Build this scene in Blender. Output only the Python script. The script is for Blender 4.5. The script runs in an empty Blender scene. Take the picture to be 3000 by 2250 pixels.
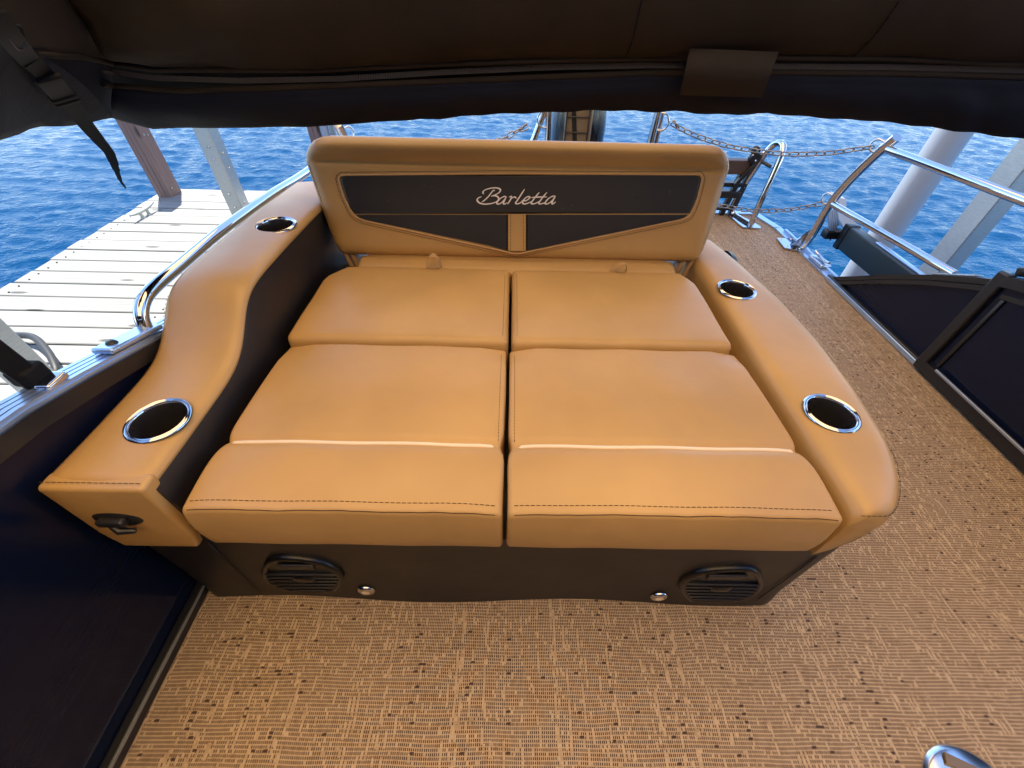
import bpy, bmesh, math, random
import numpy as np
from mathutils import Matrix, Vector, noise as mnoise

random.seed(7)
scene = bpy.context.scene
COL = scene.collection
R = math.radians

# ------------------------------------------------------------------ camera
H = 1.09                       # eye height above the boat deck (deck z = 0, stern = +Y)
FPX = 1210.0                   # focal length in pixels of the 3000 px wide photograph
PITCH, ROLL, YAW = R(44.4), R(1.6), R(-0.8)
def cam_axes():
    cp, sp = math.cos(PITCH), math.sin(PITCH)
    r, f, u = Vector((1, 0, 0)), Vector((0, cp, -sp)), Vector((0, sp, cp))
    r2 = r * math.cos(ROLL) + u * math.sin(ROLL)
    u2 = u * math.cos(ROLL) - r * math.sin(ROLL)
    z = Matrix.Rotation(YAW, 3, 'Z')
    return z @ r2, z @ u2, z @ f
CR, CU, CF = cam_axes()
cam = bpy.data.cameras.new('camera')
cam.sensor_width = 36.0
cam.lens = FPX / 3000.0 * 36.0
cam.clip_start = 0.02
cam.clip_end = 3000
camo = bpy.data.objects.new('camera', cam)
COL.objects.link(camo)
camo.matrix_world = Matrix(((CR.x, CU.x, -CF.x, 0), (CR.y, CU.y, -CF.y, 0), (CR.z, CU.z, -CF.z, H), (0, 0, 0, 1)))
scene.camera = camo

def ray(u, v):
    return CR * ((u - 1500) / FPX) - CU * ((v - 1125) / FPX) + CF
EYE = Vector((0, 0, H))
def PZ(u, v, z): d = ray(u, v); return EYE + d * ((z - H) / d.z)
def PY(u, v, y): d = ray(u, v); return EYE + d * (y / d.y)
def PX(u, v, x): d = ray(u, v); return EYE + d * (x / d.x)
def PP(u, v, p0, n):
    d = ray(u, v); return EYE + d * ((p0 - EYE).dot(n) / d.dot(n))

# ------------------------------------------------------------------ world and sun
SUN_EL, SUN_AZ = R(70), R(-30)          # azimuth measured from the stern (+Y) towards +X
world = bpy.data.worlds.new('World'); scene.world = world; world.use_nodes = True
wn = world.node_tree
sky = wn.nodes.new('ShaderNodeTexSky'); sky.sky_type = 'NISHITA'; sky.sun_disc = False
sky.sun_elevation = SUN_EL; sky.sun_rotation = SUN_AZ
sky.air_density = 1.0; sky.dust_density = 0.0; sky.ozone_density = 2.5; sky.altitude = 1500
bg = wn.nodes['Background']; bg.inputs['Strength'].default_value = 0.095
wn.links.new(sky.outputs[0], bg.inputs['Color'])
sun = bpy.data.lights.new('sun', 'SUN'); sun.energy = 3.0; sun.angle = R(0.53); sun.color = (1.0, 0.91, 0.78)
suno = bpy.data.objects.new('sun', sun); COL.objects.link(suno)
sd = Vector((math.sin(SUN_AZ) * math.cos(SUN_EL), math.cos(SUN_AZ) * math.cos(SUN_EL), math.sin(SUN_EL)))
suno.rotation_euler = sd.to_track_quat('Z', 'Y').to_euler()
suno.location = sd * 30
vs = scene.view_settings
vs.view_transform = 'Standard'; vs.look = 'None'; vs.gamma = 1; vs.use_curve_mapping = False
vs.exposure = 2.3
scene.cycles.use_denoising = True
scene.cycles.max_bounces = 10; scene.cycles.diffuse_bounces = 6; scene.cycles.glossy_bounces = 5
scene.cycles.sample_clamp_indirect = 6.0
scene.cycles.caustics_reflective = False; scene.cycles.caustics_refractive = False

# ------------------------------------------------------------------ materials
MATS = {}
def new_mat(name, color=(.5, .5, .5), rough=.5, metal=0.0, spec=.5, coat=0.0):
    m = bpy.data.materials.new(name); m.use_nodes = True
    b = m.node_tree.nodes['Principled BSDF']
    b.inputs['Base Color'].default_value = (*color, 1); b.inputs['Roughness'].default_value = rough
    b.inputs['Metallic'].default_value = metal; b.inputs['Specular IOR Level'].default_value = spec
    b.inputs['Coat Weight'].default_value = coat
    MATS[name] = m
    return m, m.node_tree, b
def nd(t, kind, **kw):
    n = t.nodes.new('ShaderNode' + kind)
    for k, v in kw.items():
        if k.startswith('i_'):
            key = k[2:]; key = int(key) if key.isdigit() else key.replace('_', ' ')
            n.inputs[key].default_value = v
        else: setattr(n, k, v)
    return n
def coords(t, scale=(1, 1, 1)):
    tc = nd(t, 'TexCoord'); mp = nd(t, 'Mapping'); mp.inputs['Scale'].default_value = scale
    t.links.new(tc.outputs['Object'], mp.inputs['Vector']); return mp.outputs[0]
def noise_tex(t, vec, scale, detail=3, rough=.55):
    n = nd(t, 'TexNoise'); n.inputs['Scale'].default_value = scale; n.inputs['Detail'].default_value = detail
    n.inputs['Roughness'].default_value = rough; t.links.new(vec, n.inputs['Vector']); return n.outputs['Fac']
def ramp(t, fac, stops):
    r = nd(t, 'ValToRGB'); e = r.color_ramp.elements
    while len(e) < len(stops): e.new(.5)
    for el, (p, c) in zip(e, stops): el.position = p; el.color = (*c, 1) if len(c) == 3 else c
    t.links.new(fac, r.inputs[0]); return r.outputs[0]
def bump(t, b, height, strength=.3, dist=.002, prev=None):
    n = nd(t, 'Bump'); n.inputs['Strength'].default_value = strength; n.inputs['Distance'].default_value = dist
    t.links.new(height, n.inputs['Height'])
    if prev: t.links.new(prev, n.inputs['Normal'])
    t.links.new(n.outputs[0], b.inputs['Normal']); return n.outputs[0]
def math_n(t, op, a, b=None, c=None):
    n = nd(t, 'Math'); n.operation = op
    for i, v in enumerate((a, b, c)):
        if v is None: continue
        if isinstance(v, (int, float)): n.inputs[i].default_value = v
        else: t.links.new(v, n.inputs[i])
    return n.outputs[0]
def mixc(t, fac, a, b):
    n = nd(t, 'Mix', data_type='RGBA')
    for sock, v in ((n.inputs[0], fac), (n.inputs[6], a), (n.inputs[7], b)):
        if isinstance(v, (int, float)): sock.default_value = v
        elif isinstance(v, tuple): sock.default_value = (*v, 1)
        else: t.links.new(v, sock)
    return n.outputs[2]

def vinyl(name, c, rough, var=.12, wrinkle=.25):
    m, t, b = new_mat(name, c, rough)
    v = coords(t)
    n1 = noise_tex(t, v, 3.0, 4)
    lo = tuple(x * (1 - var) for x in c); hi = tuple(x * (1 + var) for x in c)
    t.links.new(ramp(t, n1, [(.3, lo), (.7, hi)]), b.inputs['Base Color'])
    vo = nd(t, 'TexVoronoi'); vo.inputs['Scale'].default_value = 620; t.links.new(v, vo.inputs['Vector'])
    p = bump(t, b, vo.outputs['Distance'], .10, .0006)
    n2 = noise_tex(t, v, 30, 5, .65)
    p = bump(t, b, n2, wrinkle * .9, .0022, p)
    n3 = noise_tex(t, v, 6, 2)
    bump(t, b, n3, wrinkle, .006, p)
    rr = nd(t, 'MapRange'); rr.inputs['To Min'].default_value = rough - .07; rr.inputs['To Max'].default_value = rough + .08
    t.links.new(noise_tex(t, v, 9, 4), rr.inputs['Value']); t.links.new(rr.outputs[0], b.inputs['Roughness'])
    return m
TAN = vinyl('tan_vinyl', (.475, .284, .098), .37)
TANW = vinyl('tan_vinyl_welt', (.50, .30, .12), .45, .05)
CREAM = vinyl('cream_piping', (.80, .66, .46), .4, .05)
DARK = vinyl('charcoal_vinyl', (.0108, .0092, .0100), .43, .15)
THREAD = new_mat('brown_thread', (.05, .025, .01), .8)[0]
LETTER = new_mat('pale_embroidery', (.86, .79, .74), .55)[0]
CHROME = new_mat('polished_steel', (.62, .63, .66), .08, 1.0)[0]
m, t, b = new_mat('brushed_aluminium', (.55, .58, .60), .42, .75)
t.links.new(ramp(t, noise_tex(t, coords(t, (6, 6, 60)), 4, 4), [(.2, (.30, .33, .35)), (.8, (.42, .45, .47))]), b.inputs['Base Color'])
ALU = m
BLACKP = new_mat('black_plastic', (.012, .012, .013), .35)[0]
SPKB = new_mat('speaker_black', (.004, .004, .0042), .30)[0]
GLOSSB = new_mat('gloss_black', (.006, .006, .0065), .16)[0]
WELL = new_mat('cup_well_plastic', (.022, .020, .020), .18)[0]
RUBBER = new_mat('black_rubber', (.009, .010, .011), .55)[0]
STRAPM = new_mat('black_webbing', (.0045, .0045, .007), .8, spec=.2)[0]
m, t, b = new_mat('dark_fence_panel', (.010, .012, .022), .13, spec=.25)
t.links.new(ramp(t, noise_tex(t, coords(t, (40, 1.5, 60)), 5, 4), [(.2, (.0035, .0065, .018)), (.8, (.0055, .0095, .026))]), b.inputs['Base Color'])
n_ = noise_tex(t, coords(t), 500, 2); bump(t, b, n_, .05, .0004)
FENCE = m
m, t, b = new_mat('blue_grey_trim', (.46, .60, .80), .30, .85)
TRIM = m
CHAINM = new_mat('chain_steel', (.34, .30, .27), .32, 1.0)[0]
m, t, b = new_mat('dark_canvas', (.014, .010, .0075), .78)
v = coords(t)
t.links.new(ramp(t, noise_tex(t, v, 5, 4), [(.3, (.016, .0125, .0102)), (.75, (.026, .020, .0155))]), b.inputs['Base Color'])
b.inputs['Specular IOR Level'].default_value = .2
wv = nd(t, 'TexWave'); wv.inputs['Scale'].default_value = 260; t.links.new(v, wv.inputs['Vector'])
p = bump(t, b, wv.outputs['Fac'], .12, .0005)
p = bump(t, b, noise_tex(t, v, 14, 4), .35, .008, p)
CANVAS = m
m, t, b = new_mat('canvas_blue_lit', (.0042, .0065, .017), .75)  # same boot canvas with the bluish light put into its colour
v = coords(t)
b.inputs['Specular IOR Level'].default_value = .2
wv = nd(t, 'TexWave'); wv.inputs['Scale'].default_value = 260; t.links.new(v, wv.inputs['Vector'])
p = bump(t, b, wv.outputs['Fac'], .12, .0005)
bump(t, b, noise_tex(t, v, 12, 4), .4, .008, p)
CANVAS2 = m
MATTEB = new_mat('matte_black', (.006, .006, .008), .7, spec=.2)[0]
ZIP = new_mat('zipper_teeth', (.085, .085, .09), .22)[0]
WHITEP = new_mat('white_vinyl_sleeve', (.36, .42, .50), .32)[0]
PADM = new_mat('pale_blue_pad', (.42, .55, .72), .5)[0]
WHITEB = new_mat('white_plastic', (.88, .88, .87), .4)[0]
BEAMM = new_mat('dark_green_beam', (.022, .03, .032), .38)[0]
TANP = new_mat('brown_gloss', (.20, .145, .085), .18)[0]  # clamp bar, and the seat reflection built on the motor
BROWNP = new_mat('brown_step_tread', (.075, .045, .035), .5)[0]

def wood(name, c1, c2, grain=(1.2, 30, 30), rough=.75, knots=True):
    m, t, b = new_mat(name, c1, rough)
    tc = nd(t, 'TexCoord'); oi = nd(t, 'ObjectInfo')
    ad = nd(t, 'VectorMath', operation='ADD'); sc = nd(t, 'VectorMath', operation='SCALE'); sc.inputs['Scale'].default_value = 37
    cb = nd(t, 'CombineXYZ')
    for i in range(3): t.links.new(oi.outputs['Random'], cb.inputs[i])
    t.links.new(cb.outputs[0], sc.inputs[0]); t.links.new(tc.outputs['Object'], ad.inputs[0]); t.links.new(sc.outputs[0], ad.inputs[1])
    mp = nd(t, 'Mapping'); mp.inputs['Scale'].default_value = grain; t.links.new(ad.outputs[0], mp.inputs['Vector'])
    n = noise_tex(t, mp.outputs[0], 2.2, 7, .65)
    col = ramp(t, n, [(.28, c2), (.48, c1), (.8, tuple(min(1, x * 1.18) for x in c1))])
    if knots:
        vo = nd(t, 'TexVoronoi'); vo.inputs['Scale'].default_value = 1.0
        mp2 = nd(t, 'Mapping'); mp2.inputs['Scale'].default_value = tuple(max(2.2, g * .35) if g > 5 else 2.4 for g in grain)
        t.links.new(ad.outputs[0], mp2.inputs['Vector']); t.links.new(mp2.outputs[0], vo.inputs['Vector'])
        k = ramp(t, vo.outputs['Distance'], [(.0, (1, 1, 1)), (.10, (1, 1, 1)), (.16, (0, 0, 0))])
        col = mixc(t, k, col, tuple(x * .35 for x in c2))
    rn = nd(t, 'MapRange'); rn.inputs['To Min'].default_value = .86; rn.inputs['To Max'].default_value = 1.12
    t.links.new(oi.outputs['Random'], rn.inputs['Value'])
    hs = nd(t, 'HueSaturation'); t.links.new(rn.outputs[0], hs.inputs['Value']); t.links.new(col, hs.inputs['Color'])
    t.links.new(hs.outputs[0], b.inputs['Base Color'])
    bump(t, b, n, .5, .003)
    return m
DOCKW = wood('weathered_dock_wood', (.195, .208, .206), (.125, .135, .138))
POSTW = wood('brown_post_wood', (.20, .135, .12), (.11, .07, .06), (30, 30, 1.2))
BLOCKW = wood('dark_blocker_wood', (.12, .075, .045), (.07, .045, .03), (1.0, 20, 20))  # boards of the unseen light blocker

m, t, b = new_mat('translucent_tan_fabric', (.62, .46, .30), .9)
tr = nd(t, 'BsdfTranslucent'); tr.inputs['Color'].default_value = (.88, .59, .30, 1)
mx = nd(t, 'MixShader'); mx.inputs[0].default_value = .72
out = t.nodes['Material Output']
t.links.new(b.outputs[0], mx.inputs[1]); t.links.new(tr.outputs[0], mx.inputs[2]); t.links.new(mx.outputs[0], out.inputs['Surface'])
CANOPY = m

# woven deck flooring: rows of vertical strands crossed by horizontal cords, dark slots between
m, t, b = new_mat('woven_vinyl_floor', (.4, .3, .18), .62, spec=.3)
tc = nd(t, 'TexCoord'); sp = nd(t, 'SeparateXYZ'); t.links.new(tc.outputs['Object'], sp.inputs[0])
wob = noise_tex(t, tc.outputs['Object'], 9, 2)
xw = math_n(t, 'ADD', sp.outputs[0], math_n(t, 'MULTIPLY', wob, .012))
yw = math_n(t, 'ADD', sp.outputs[1], math_n(t, 'MULTIPLY', noise_tex(t, tc.outputs['Object'], 6, 1), .010))
U = math_n(t, 'DIVIDE', xw, .0041); V = math_n(t, 'DIVIDE', yw, .0066)
fu, fv = math_n(t, 'FRACT', U), math_n(t, 'FRACT', V)
iu, iv = math_n(t, 'FLOOR', U), math_n(t, 'FLOOR', V)
def wn2(a, bb, k):
    c = nd(t, 'CombineXYZ'); t.links.new(a, c.inputs[0]); t.links.new(bb, c.inputs[1]); c.inputs[2].default_value = k
    w = nd(t, 'TexWhiteNoise'); w.noise_dimensions = '3D'; t.links.new(c.outputs[0], w.inputs[0]); return w.outputs['Value']
slot = math_n(t, 'MULTIPLY', math_n(t, 'GREATER_THAN', fu, .46), math_n(t, 'MULTIPLY', math_n(t, 'GREATER_THAN', fv, .13), math_n(t, 'LESS_THAN', fv, .83)))
keep = math_n(t, 'GREATER_THAN', wn2(iu, iv, 1.3), .05)
iu2 = iu; iv3 = math_n(t, 'FLOOR', math_n(t, 'ADD', math_n(t, 'DIVIDE', V, 2.0), math_n(t, 'MULTIPLY', wn2(iu2, iu2, 5.1), 2.0)))
cord = math_n(t, 'GREATER_THAN', math_n(t, 'ADD', wn2(iu2, iv3, 2.7), math_n(t, 'MULTIPLY', math_n(t, 'GREATER_THAN', wn2(iu2, iu2, 9.1), .80), .42)), .972)              # long light strands
slot = math_n(t, 'MULTIPLY', math_n(t, 'MULTIPLY', slot, keep), math_n(t, 'SUBTRACT', 1.0, cord))
iu3 = math_n(t, 'FLOOR', math_n(t, 'DIVIDE', U, 2.0))
blot = math_n(t, 'MULTIPLY', math_n(t, 'GREATER_THAN', math_n(t, 'ADD', wn2(iu3, iv, 3.9), math_n(t, 'MULTIPLY', math_n(t, 'GREATER_THAN', wn2(iu3, iu3, 9.1), .80), .16)), 1.09), math_n(t, 'GREATER_THAN', fv, .30))
streakm = nd(t, 'Mapping'); streakm.inputs['Scale'].default_value = (5, 70, 1); t.links.new(tc.outputs['Object'], streakm.inputs['Vector'])
streak = noise_tex(t, streakm.outputs[0], 1.0, 3)
light = ramp(t, streak, [(.3, (.32, .215, .115)), (.7, (.47, .335, .195))])
strand = mixc(t, wn2(iu, iv, 8.8), light, (.53, .39, .235))
col = mixc(t, math_n(t, 'MULTIPLY', slot, .94), strand, (.045, .012, .004))
col = mixc(t, math_n(t, 'MULTIPLY', blot, .95), col, (.055, .028, .017))
t.links.new(col, b.inputs['Base Color'])
hgt = math_n(t, 'SUBTRACT', 1.0, math_n(t, 'MAXIMUM', slot, blot))
bump(t, b, hgt, .5, .0012)
WEAVE = m

# water
m, t, b = new_mat('lake_water', (.001, .032, .098), .05)
b.inputs['IOR'].default_value = 1.333; b.inputs['Specular IOR Level'].default_value = .05
v = coords(t, (1, 1.6, 1))
p = bump(t, b, noise_tex(t, v, 7, 4, .6), .40, .04)
bump(t, b, noise_tex(t, v, 26, 3, .6), .40, .012, p)
WATER = m

# ------------------------------------------------------------------ mesh helpers
def tagit(o, label=None, cat=None, group=None, kind=None):
    if label: o['label'] = label
    if cat: o['category'] = cat
    if group: o['group'] = group
    if kind: o['kind'] = kind
    return o
def thing(name, loc, label, cat, group=None):
    o = bpy.data.objects.new(name, None); o.empty_display_size = .05; o.location = loc
    COL.objects.link(o); return tagit(o, label, cat, group)
def world_loc(o):
    l = Vector((0, 0, 0))
    while o: l += o.location; o = o.parent
    return l
def add(name, me, mat, parent=None):
    if mat and not me.materials: me.materials.append(mat)
    o = bpy.data.objects.new(name, me); COL.objects.link(o)
    if parent:
        o.parent = parent
        if parent.type == 'EMPTY': o.matrix_parent_inverse = Matrix.Translation(-parent.location)
    return o
def from_data(name, vs, fs, mat, parent=None, smooth=True, auto=None):
    me = bpy.data.meshes.new(name); me.from_pydata([tuple(v) for v in vs], [], fs)
    bm = bmesh.new(); bm.from_mesh(me); bmesh.ops.recalc_face_normals(bm, faces=bm.faces)
    if auto is not None:
        for e in bm.edges:
            if len(e.link_faces) == 2 and e.calc_face_angle(0) > R(auto): e.smooth = False
    bm.to_mesh(me); bm.free()
    if smooth:
        for f in me.polygons: f.use_smooth = True
    me.update()
    return add(name, me, mat, parent)
def box_data(c, s, rot=None):
    c = Vector(c); out = []
    for x in (-.5, .5):
        for y in (-.5, .5):
            for z in (-.5, .5):
                p = Vector((x * s[0], y * s[1], z * s[2]))
                if rot: p = rot @ p
                out.append(c + p)
    return out, [(0, 1, 3, 2), (4, 6, 7, 5), (0, 4, 5, 1), (2, 3, 7, 6), (0, 2, 6, 4), (1, 5, 7, 3)]
def box(name, c, s, mat, parent=None, bevel=.004, rot=None, seg=2):
    vs_, fs_ = box_data(c, s, rot)
    me = bpy.data.meshes.new(name); me.from_pydata(vs_, [], fs_)
    bm = bmesh.new(); bm.from_mesh(me); bmesh.ops.recalc_face_normals(bm, faces=bm.faces)
    if bevel: bmesh.ops.bevel(bm, geom=list(bm.edges), offset=bevel, segments=seg, affect='EDGES', profile=.5, clamp_overlap=True)
    bm.to_mesh(me); bm.free()
    for f in me.polygons: f.use_smooth = len(f.vertices) == 4 and f.area < bevel * .8
    return add(name, me, mat, parent)
def smooth_path(pts, n=8):
    pts = [Vector(p) for p in pts]; out = []
    for i in range(len(pts) - 1):
        p0 = pts[max(i - 1, 0)]; p1 = pts[i]; p2 = pts[i + 1]; p3 = pts[min(i + 2, len(pts) - 1)]
        for k in range(n):
            s = k / n
            out.append(.5 * ((2 * p1) + (p2 - p0) * s + (2 * p0 - 5 * p1 + 4 * p2 - p3) * s * s + (3 * p1 - p0 - 3 * p2 + p3) * s ** 3))
    out.append(pts[-1]); return out
def tube_data(path, rad, seg=10, cap=True, prof=None):
    path = [Vector(p) for p in path]; n = len(path); vs_, fs_ = [], []
    t0 = (path[1] - path[0]).normalized()
    ref = Vector((0, 0, 1)) if abs(t0.z) < .9 else Vector((1, 0, 0))
    nrm = (ref - t0 * ref.dot(t0)).normalized()
    for i, p in enumerate(path):
        tg = (path[min(i + 1, n - 1)] - path[max(i - 1, 0)]).normalized()
        nrm = (nrm - tg * nrm.dot(tg)).normalized(); bn = tg.cross(nrm)
        r = rad[i] if isinstance(rad, (list, tuple)) else rad
        for k in range(seg):
            a = 2 * math.pi * k / seg
            ca, sa = (math.cos(a), math.sin(a)) if not prof else prof[k]
            vs_.append(p + nrm * (r * ca) + bn * (r * sa))
    for i in range(n - 1):
        for k in range(seg):
            fs_.append((i * seg + k, i * seg + (k + 1) % seg, (i + 1) * seg + (k + 1) % seg, (i + 1) * seg + k))
    if cap: fs_.append(tuple(range(seg))[::-1]); fs_.append(tuple((n - 1) * seg + k for k in range(seg)))
    return vs_, fs_
def tube(name, path, rad, mat, parent=None, seg=12, sm=0):
    if sm:
        k0 = len(path); path = smooth_path(path, sm)
        if isinstance(rad, (list, tuple)): rad = [float(np.interp(i / (len(path) - 1), np.linspace(0, 1, k0), rad)) for i in range(len(path))]
    v_, f_ = tube_data(path, rad, seg); return from_data(name, v_, f_, mat, parent, True, 50)
class Bag:
    def __init__(s): s.v, s.f = [], []
    def put(s, d):
        o = len(s.v); s.v += list(d[0]); s.f += [tuple(i + o for i in f) for f in d[1]]; return s
    def build(s, name, mat, parent=None, smooth=True, auto=45): return from_data(name, s.v, s.f, mat, parent, smooth, auto)
def loft(name, rings, mat, parent=None, closed=True, cap=True, auto=60, smooth=True):
    n = len(rings[0]); vs_ = [p for r in rings for p in r]; fs_ = []
    for i in range(len(rings) - 1):
        for k in range(n if closed else n - 1):
            fs_.append((i * n + k, i * n + (k + 1) % n, (i + 1) * n + (k + 1) % n, (i + 1) * n + k))
    if cap and closed:
        fs_.append(tuple(range(n))); fs_.append(tuple((len(rings) - 1) * n + k for k in range(n)))
    return from_data(name, vs_, fs_, mat, parent, smooth, auto)
def lathe(name, prof, c, mat, parent=None, seg=32, mtx=None):
    vs_, fs_ = [], []
    for r, z in prof:
        for k in range(seg):
            a = 2 * math.pi * k / seg; p = Vector((r * math.cos(a), r * math.sin(a), z))
            vs_.append(Vector(c) + (mtx @ p if mtx else p))
    for i in range(len(prof) - 1):
        for k in range(seg): fs_.append((i * seg + k, i * seg + (k + 1) % seg, (i + 1) * seg + (k + 1) % seg, (i + 1) * seg + k))
    return from_data(name, vs_, fs_, mat, parent, True, 50)
def plate_data(poly, n, th):
    n = Vector(n).normalized(); k = len(poly)
    a = [Vector(p) + n * th for p in poly]; b_ = [Vector(p) for p in poly]
    return a + b_, [tuple(range(k)), tuple(range(2 * k - 1, k - 1, -1))] + [(i, i + k, (i + 1) % k + k, (i + 1) % k) for i in range(k)]
def plate(name, poly, n, th, mat, parent=None, bevel=0.0):
    v_, f_ = plate_data(poly, n, th)
    o = from_data(name, v_, f_, mat, parent, False)
    if bevel:
        bm = bmesh.new(); bm.from_mesh(o.data)
        bmesh.ops.bevel(bm, geom=list(bm.edges), offset=bevel, segments=2, affect='EDGES', clamp_overlap=True)
        bm.to_mesh(o.data); bm.free()
    return o
def axis_steps(a, b_, r, inner, corner=5):
    s = [a + r * (1 - math.cos(math.pi / 2 * k / corner)) for k in range(corner)]
    s += [a + r + (b_ - a - 2 * r) * k / inner for k in range(inner + 1)]
    s += [b_ - r * (1 - math.cos(math.pi / 2 * k / corner)) for k in range(corner - 1, -1, -1)]
    return s
def rbox(name, lo, hi, r, mat, parent=None, inner=(12, 12, 4), deform=None, auto=None, corner=5):
    """rounded box as one surface, then shaped by deform(p)"""
    lo, hi = Vector(lo), Vector(hi)
    ax = [axis_steps(lo[i], hi[i], r, inner[i], corner) for i in range(3)]
    N = [len(a) - 1 for a in ax]; idx, vs_, fs_ = {}, [], []
    def vid(i, j, k):
        key = (i, j, k)
        if key not in idx:
            p = Vector((ax[0][i], ax[1][j], ax[2][k]))
            q = Vector([min(max(p[a], lo[a] + r), hi[a] - r) for a in range(3)])
            d = p - q
            if d.length > 1e-9: p = q + d.normalized() * r
            if deform: p = deform(p)
            idx[key] = len(vs_); vs_.append(p)
        return idx[key]
    for a in range(3):
        b_, c = (a + 1) % 3, (a + 2) % 3
        for side in (0, N[a]):
            for i in range(N[b_]):
                for j in range(N[c]):
                    q = []
                    for (di, dj) in ((0, 0), (1, 0), (1, 1), (0, 1)):
                        ijk = [0, 0, 0]; ijk[a] = side; ijk[b_] = i + di; ijk[c] = j + dj; q.append(vid(*ijk))
                    fs_.append(tuple(q))
    return from_data(name, vs_, fs_, mat, parent, True, auto)
def stitches(path, up, mat, name, parent, dash=.0065, gap=.0028, rad=.0007):
    path = [Vector(p) for p in path]; L = [0]
    for a, c in zip(path, path[1:]): L.append(L[-1] + (c - a).length)
    def at(s):
        for i in range(len(path) - 1):
            if s <= L[i + 1] or i == len(path) - 2:
                return path[i].lerp(path[i + 1], (s - L[i]) / max(1e-9, L[i + 1] - L[i]))
    bag = Bag(); s = 0
    while s + dash < L[-1]:
        a, c = at(s), at(s + dash); bag.put(tube_data([a, c], rad, 4)); s += dash + gap
    return bag.build(name, mat, parent, False, None)
def resample(path, n):
    path = [Vector(p) for p in path]; L = [0]
    for a, c in zip(path, path[1:]): L.append(L[-1] + (c - a).length)
    out = []
    for k in range(n):
        s = L[-1] * k / (n - 1); i = 0
        while i < len(path) - 2 and s > L[i + 1]: i += 1
        out.append(path[i].lerp(path[i + 1], (s - L[i]) / max(1e-9, L[i + 1] - L[i])))
    return out
def interp(xs, ys, x):
    return float(np.interp(x, xs, ys))
def sstep(a, b_, x):
    s = min(max((x - a) / (b_ - a), 0), 1); return s * s * (3 - 2 * s)

# ================================================================== SETTING
WATER_Z = -.85
# --- lake: a fan of real waves near the boat running into a far sheet
def lake():
    rs = np.concatenate([np.geomspace(1.0, 90, 430), [200, 600, 1800]])
    th = np.radians(np.linspace(-180, 180, 721)); 
    th = np.concatenate([np.radians(np.linspace(-75, 75, 560)), np.radians(np.linspace(75, 285, 60))[1:-1]])
    RR, TT = np.meshgrid(rs, th, indexing='ij')
    X = RR * np.sin(TT); Y = RR * np.cos(TT)
    rng = np.random.default_rng(3); Z = np.zeros_like(X)
    for i in range(64):
        lam = np.exp(rng.uniform(math.log(.08), math.log(.55)))
        ang = rng.normal(R(78), R(30)); k = 2 * math.pi / lam
        amp = .0034 * lam ** .95 * rng.uniform(.5, 1.3)
        # short waves fade with distance where the fan can no longer carry them
        fade = np.clip(1.6 - RR * .014 / lam * 1.0, 0, 1)
        ph = rng.uniform(0, 6.28)
        q = k * (X * math.cos(ang) + Y * math.sin(ang)) + ph + .5 * np.sin(.7 * X + 1.3 * Y + ph)
        s = np.sin(q); Z += fade * amp * (s + .35 * (2 * np.abs(np.cos(q / 2)) ** 1.5 - 1))
    n, mth = X.shape
    v_ = np.stack([X, Y, Z + WATER_Z], -1).reshape(-1, 3)
    ii, jj = np.meshgrid(np.arange(n - 1), np.arange(mth), indexing='ij'); j2 = (jj + 1) % mth
    f_ = np.stack([ii * mth + jj, ii * mth + j2, (ii + 1) * mth + j2, (ii + 1) * mth + jj], -1).reshape(-1, 4)
    me = bpy.data.meshes.new('lake_water')
    cen = len(v_); v_ = np.vstack([v_, [[0, 0, WATER_Z]]])
    nf = len(f_); tri = np.stack([np.full(mth, cen), (np.arange(mth) + 1) % mth, np.arange(mth)], -1)
    me.vertices.add(len(v_)); me.vertices.foreach_set('co', v_.astype(np.float32).ravel())
    loops = np.concatenate([f_[:, ::-1].ravel(), tri.ravel()]); me.loops.add(len(loops)); me.loops.foreach_set('vertex_index', loops.astype(np.int32))
    me.polygons.add(nf + mth)
    me.polygons.foreach_set('loop_start', np.concatenate([np.arange(nf) * 4, nf * 4 + np.arange(mth) * 3]).astype(np.int32))
    me.polygons.foreach_set('loop_total', np.concatenate([np.full(nf, 4), np.full(mth, 3)]).astype(np.int32))
    me.update(); me.validate()
    me.polygons.foreach_set('use_smooth', np.ones(nf + mth, bool))
    return tagit(add('lake_water', me, WATER), 'rippled deep blue lake water around boat and dock', 'water', kind='structure')
lake()

# --- boat deck
deck_poly = [(-.83, -4.2), (1.70, -4.2), (1.70, 2.55), (1.64, 2.80), (-.78, 2.80), (-.83, 2.55)]
deck = plate('boat_deck', [(x, y, -.03) for x, y in deck_poly], (0, 0, 1), .03, WEAVE)
tagit(deck, 'tan and brown woven vinyl flooring of the boat deck', 'floor', kind='structure')
def strip(name, a, b_, w, h, z, mat, parent):
    a, b_ = Vector(a), Vector(b_); d = (b_ - a); n = Vector((d.y, -d.x, 0)).normalized() * w
    return plate(name, [(a.x, a.y, z), (b_.x, b_.y, z), (b_.x + n.x, b_.y + n.y, z), (a.x + n.x, a.y + n.y, z)], (0, 0, 1), h, mat, parent)
strip('edge_trim', (1.70, -4.2, 0), (1.70, 2.55, 0), -.045, .112, -.10, TRIM, deck)
strip('edge_trim', (1.70, 2.55, 0), (1.64, 2.80, 0), -.045, .112, -.10, TRIM, deck)
strip('edge_trim', (1.64, 2.80, 0), (-.78, 2.80, 0), -.045, .112, -.10, TRIM, deck)
strip('edge_trim', (1.704, -4.2, 0), (1.704, 2.5, 0), -.014, .124, -.10, TRIM, deck)
# pontoon tubes carrying the deck
for x in (-.5, .46, 1.4):
    tube('pontoon_tube', [(x, -4.1, -.45), (x, 2.3, -.45), (x, 2.7, -.38)], .32, ALU, deck, 24)
box('deck_frame', (.435, -.7, -.085), (2.4, 6.9, .1), ALU, deck, 0)

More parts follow.
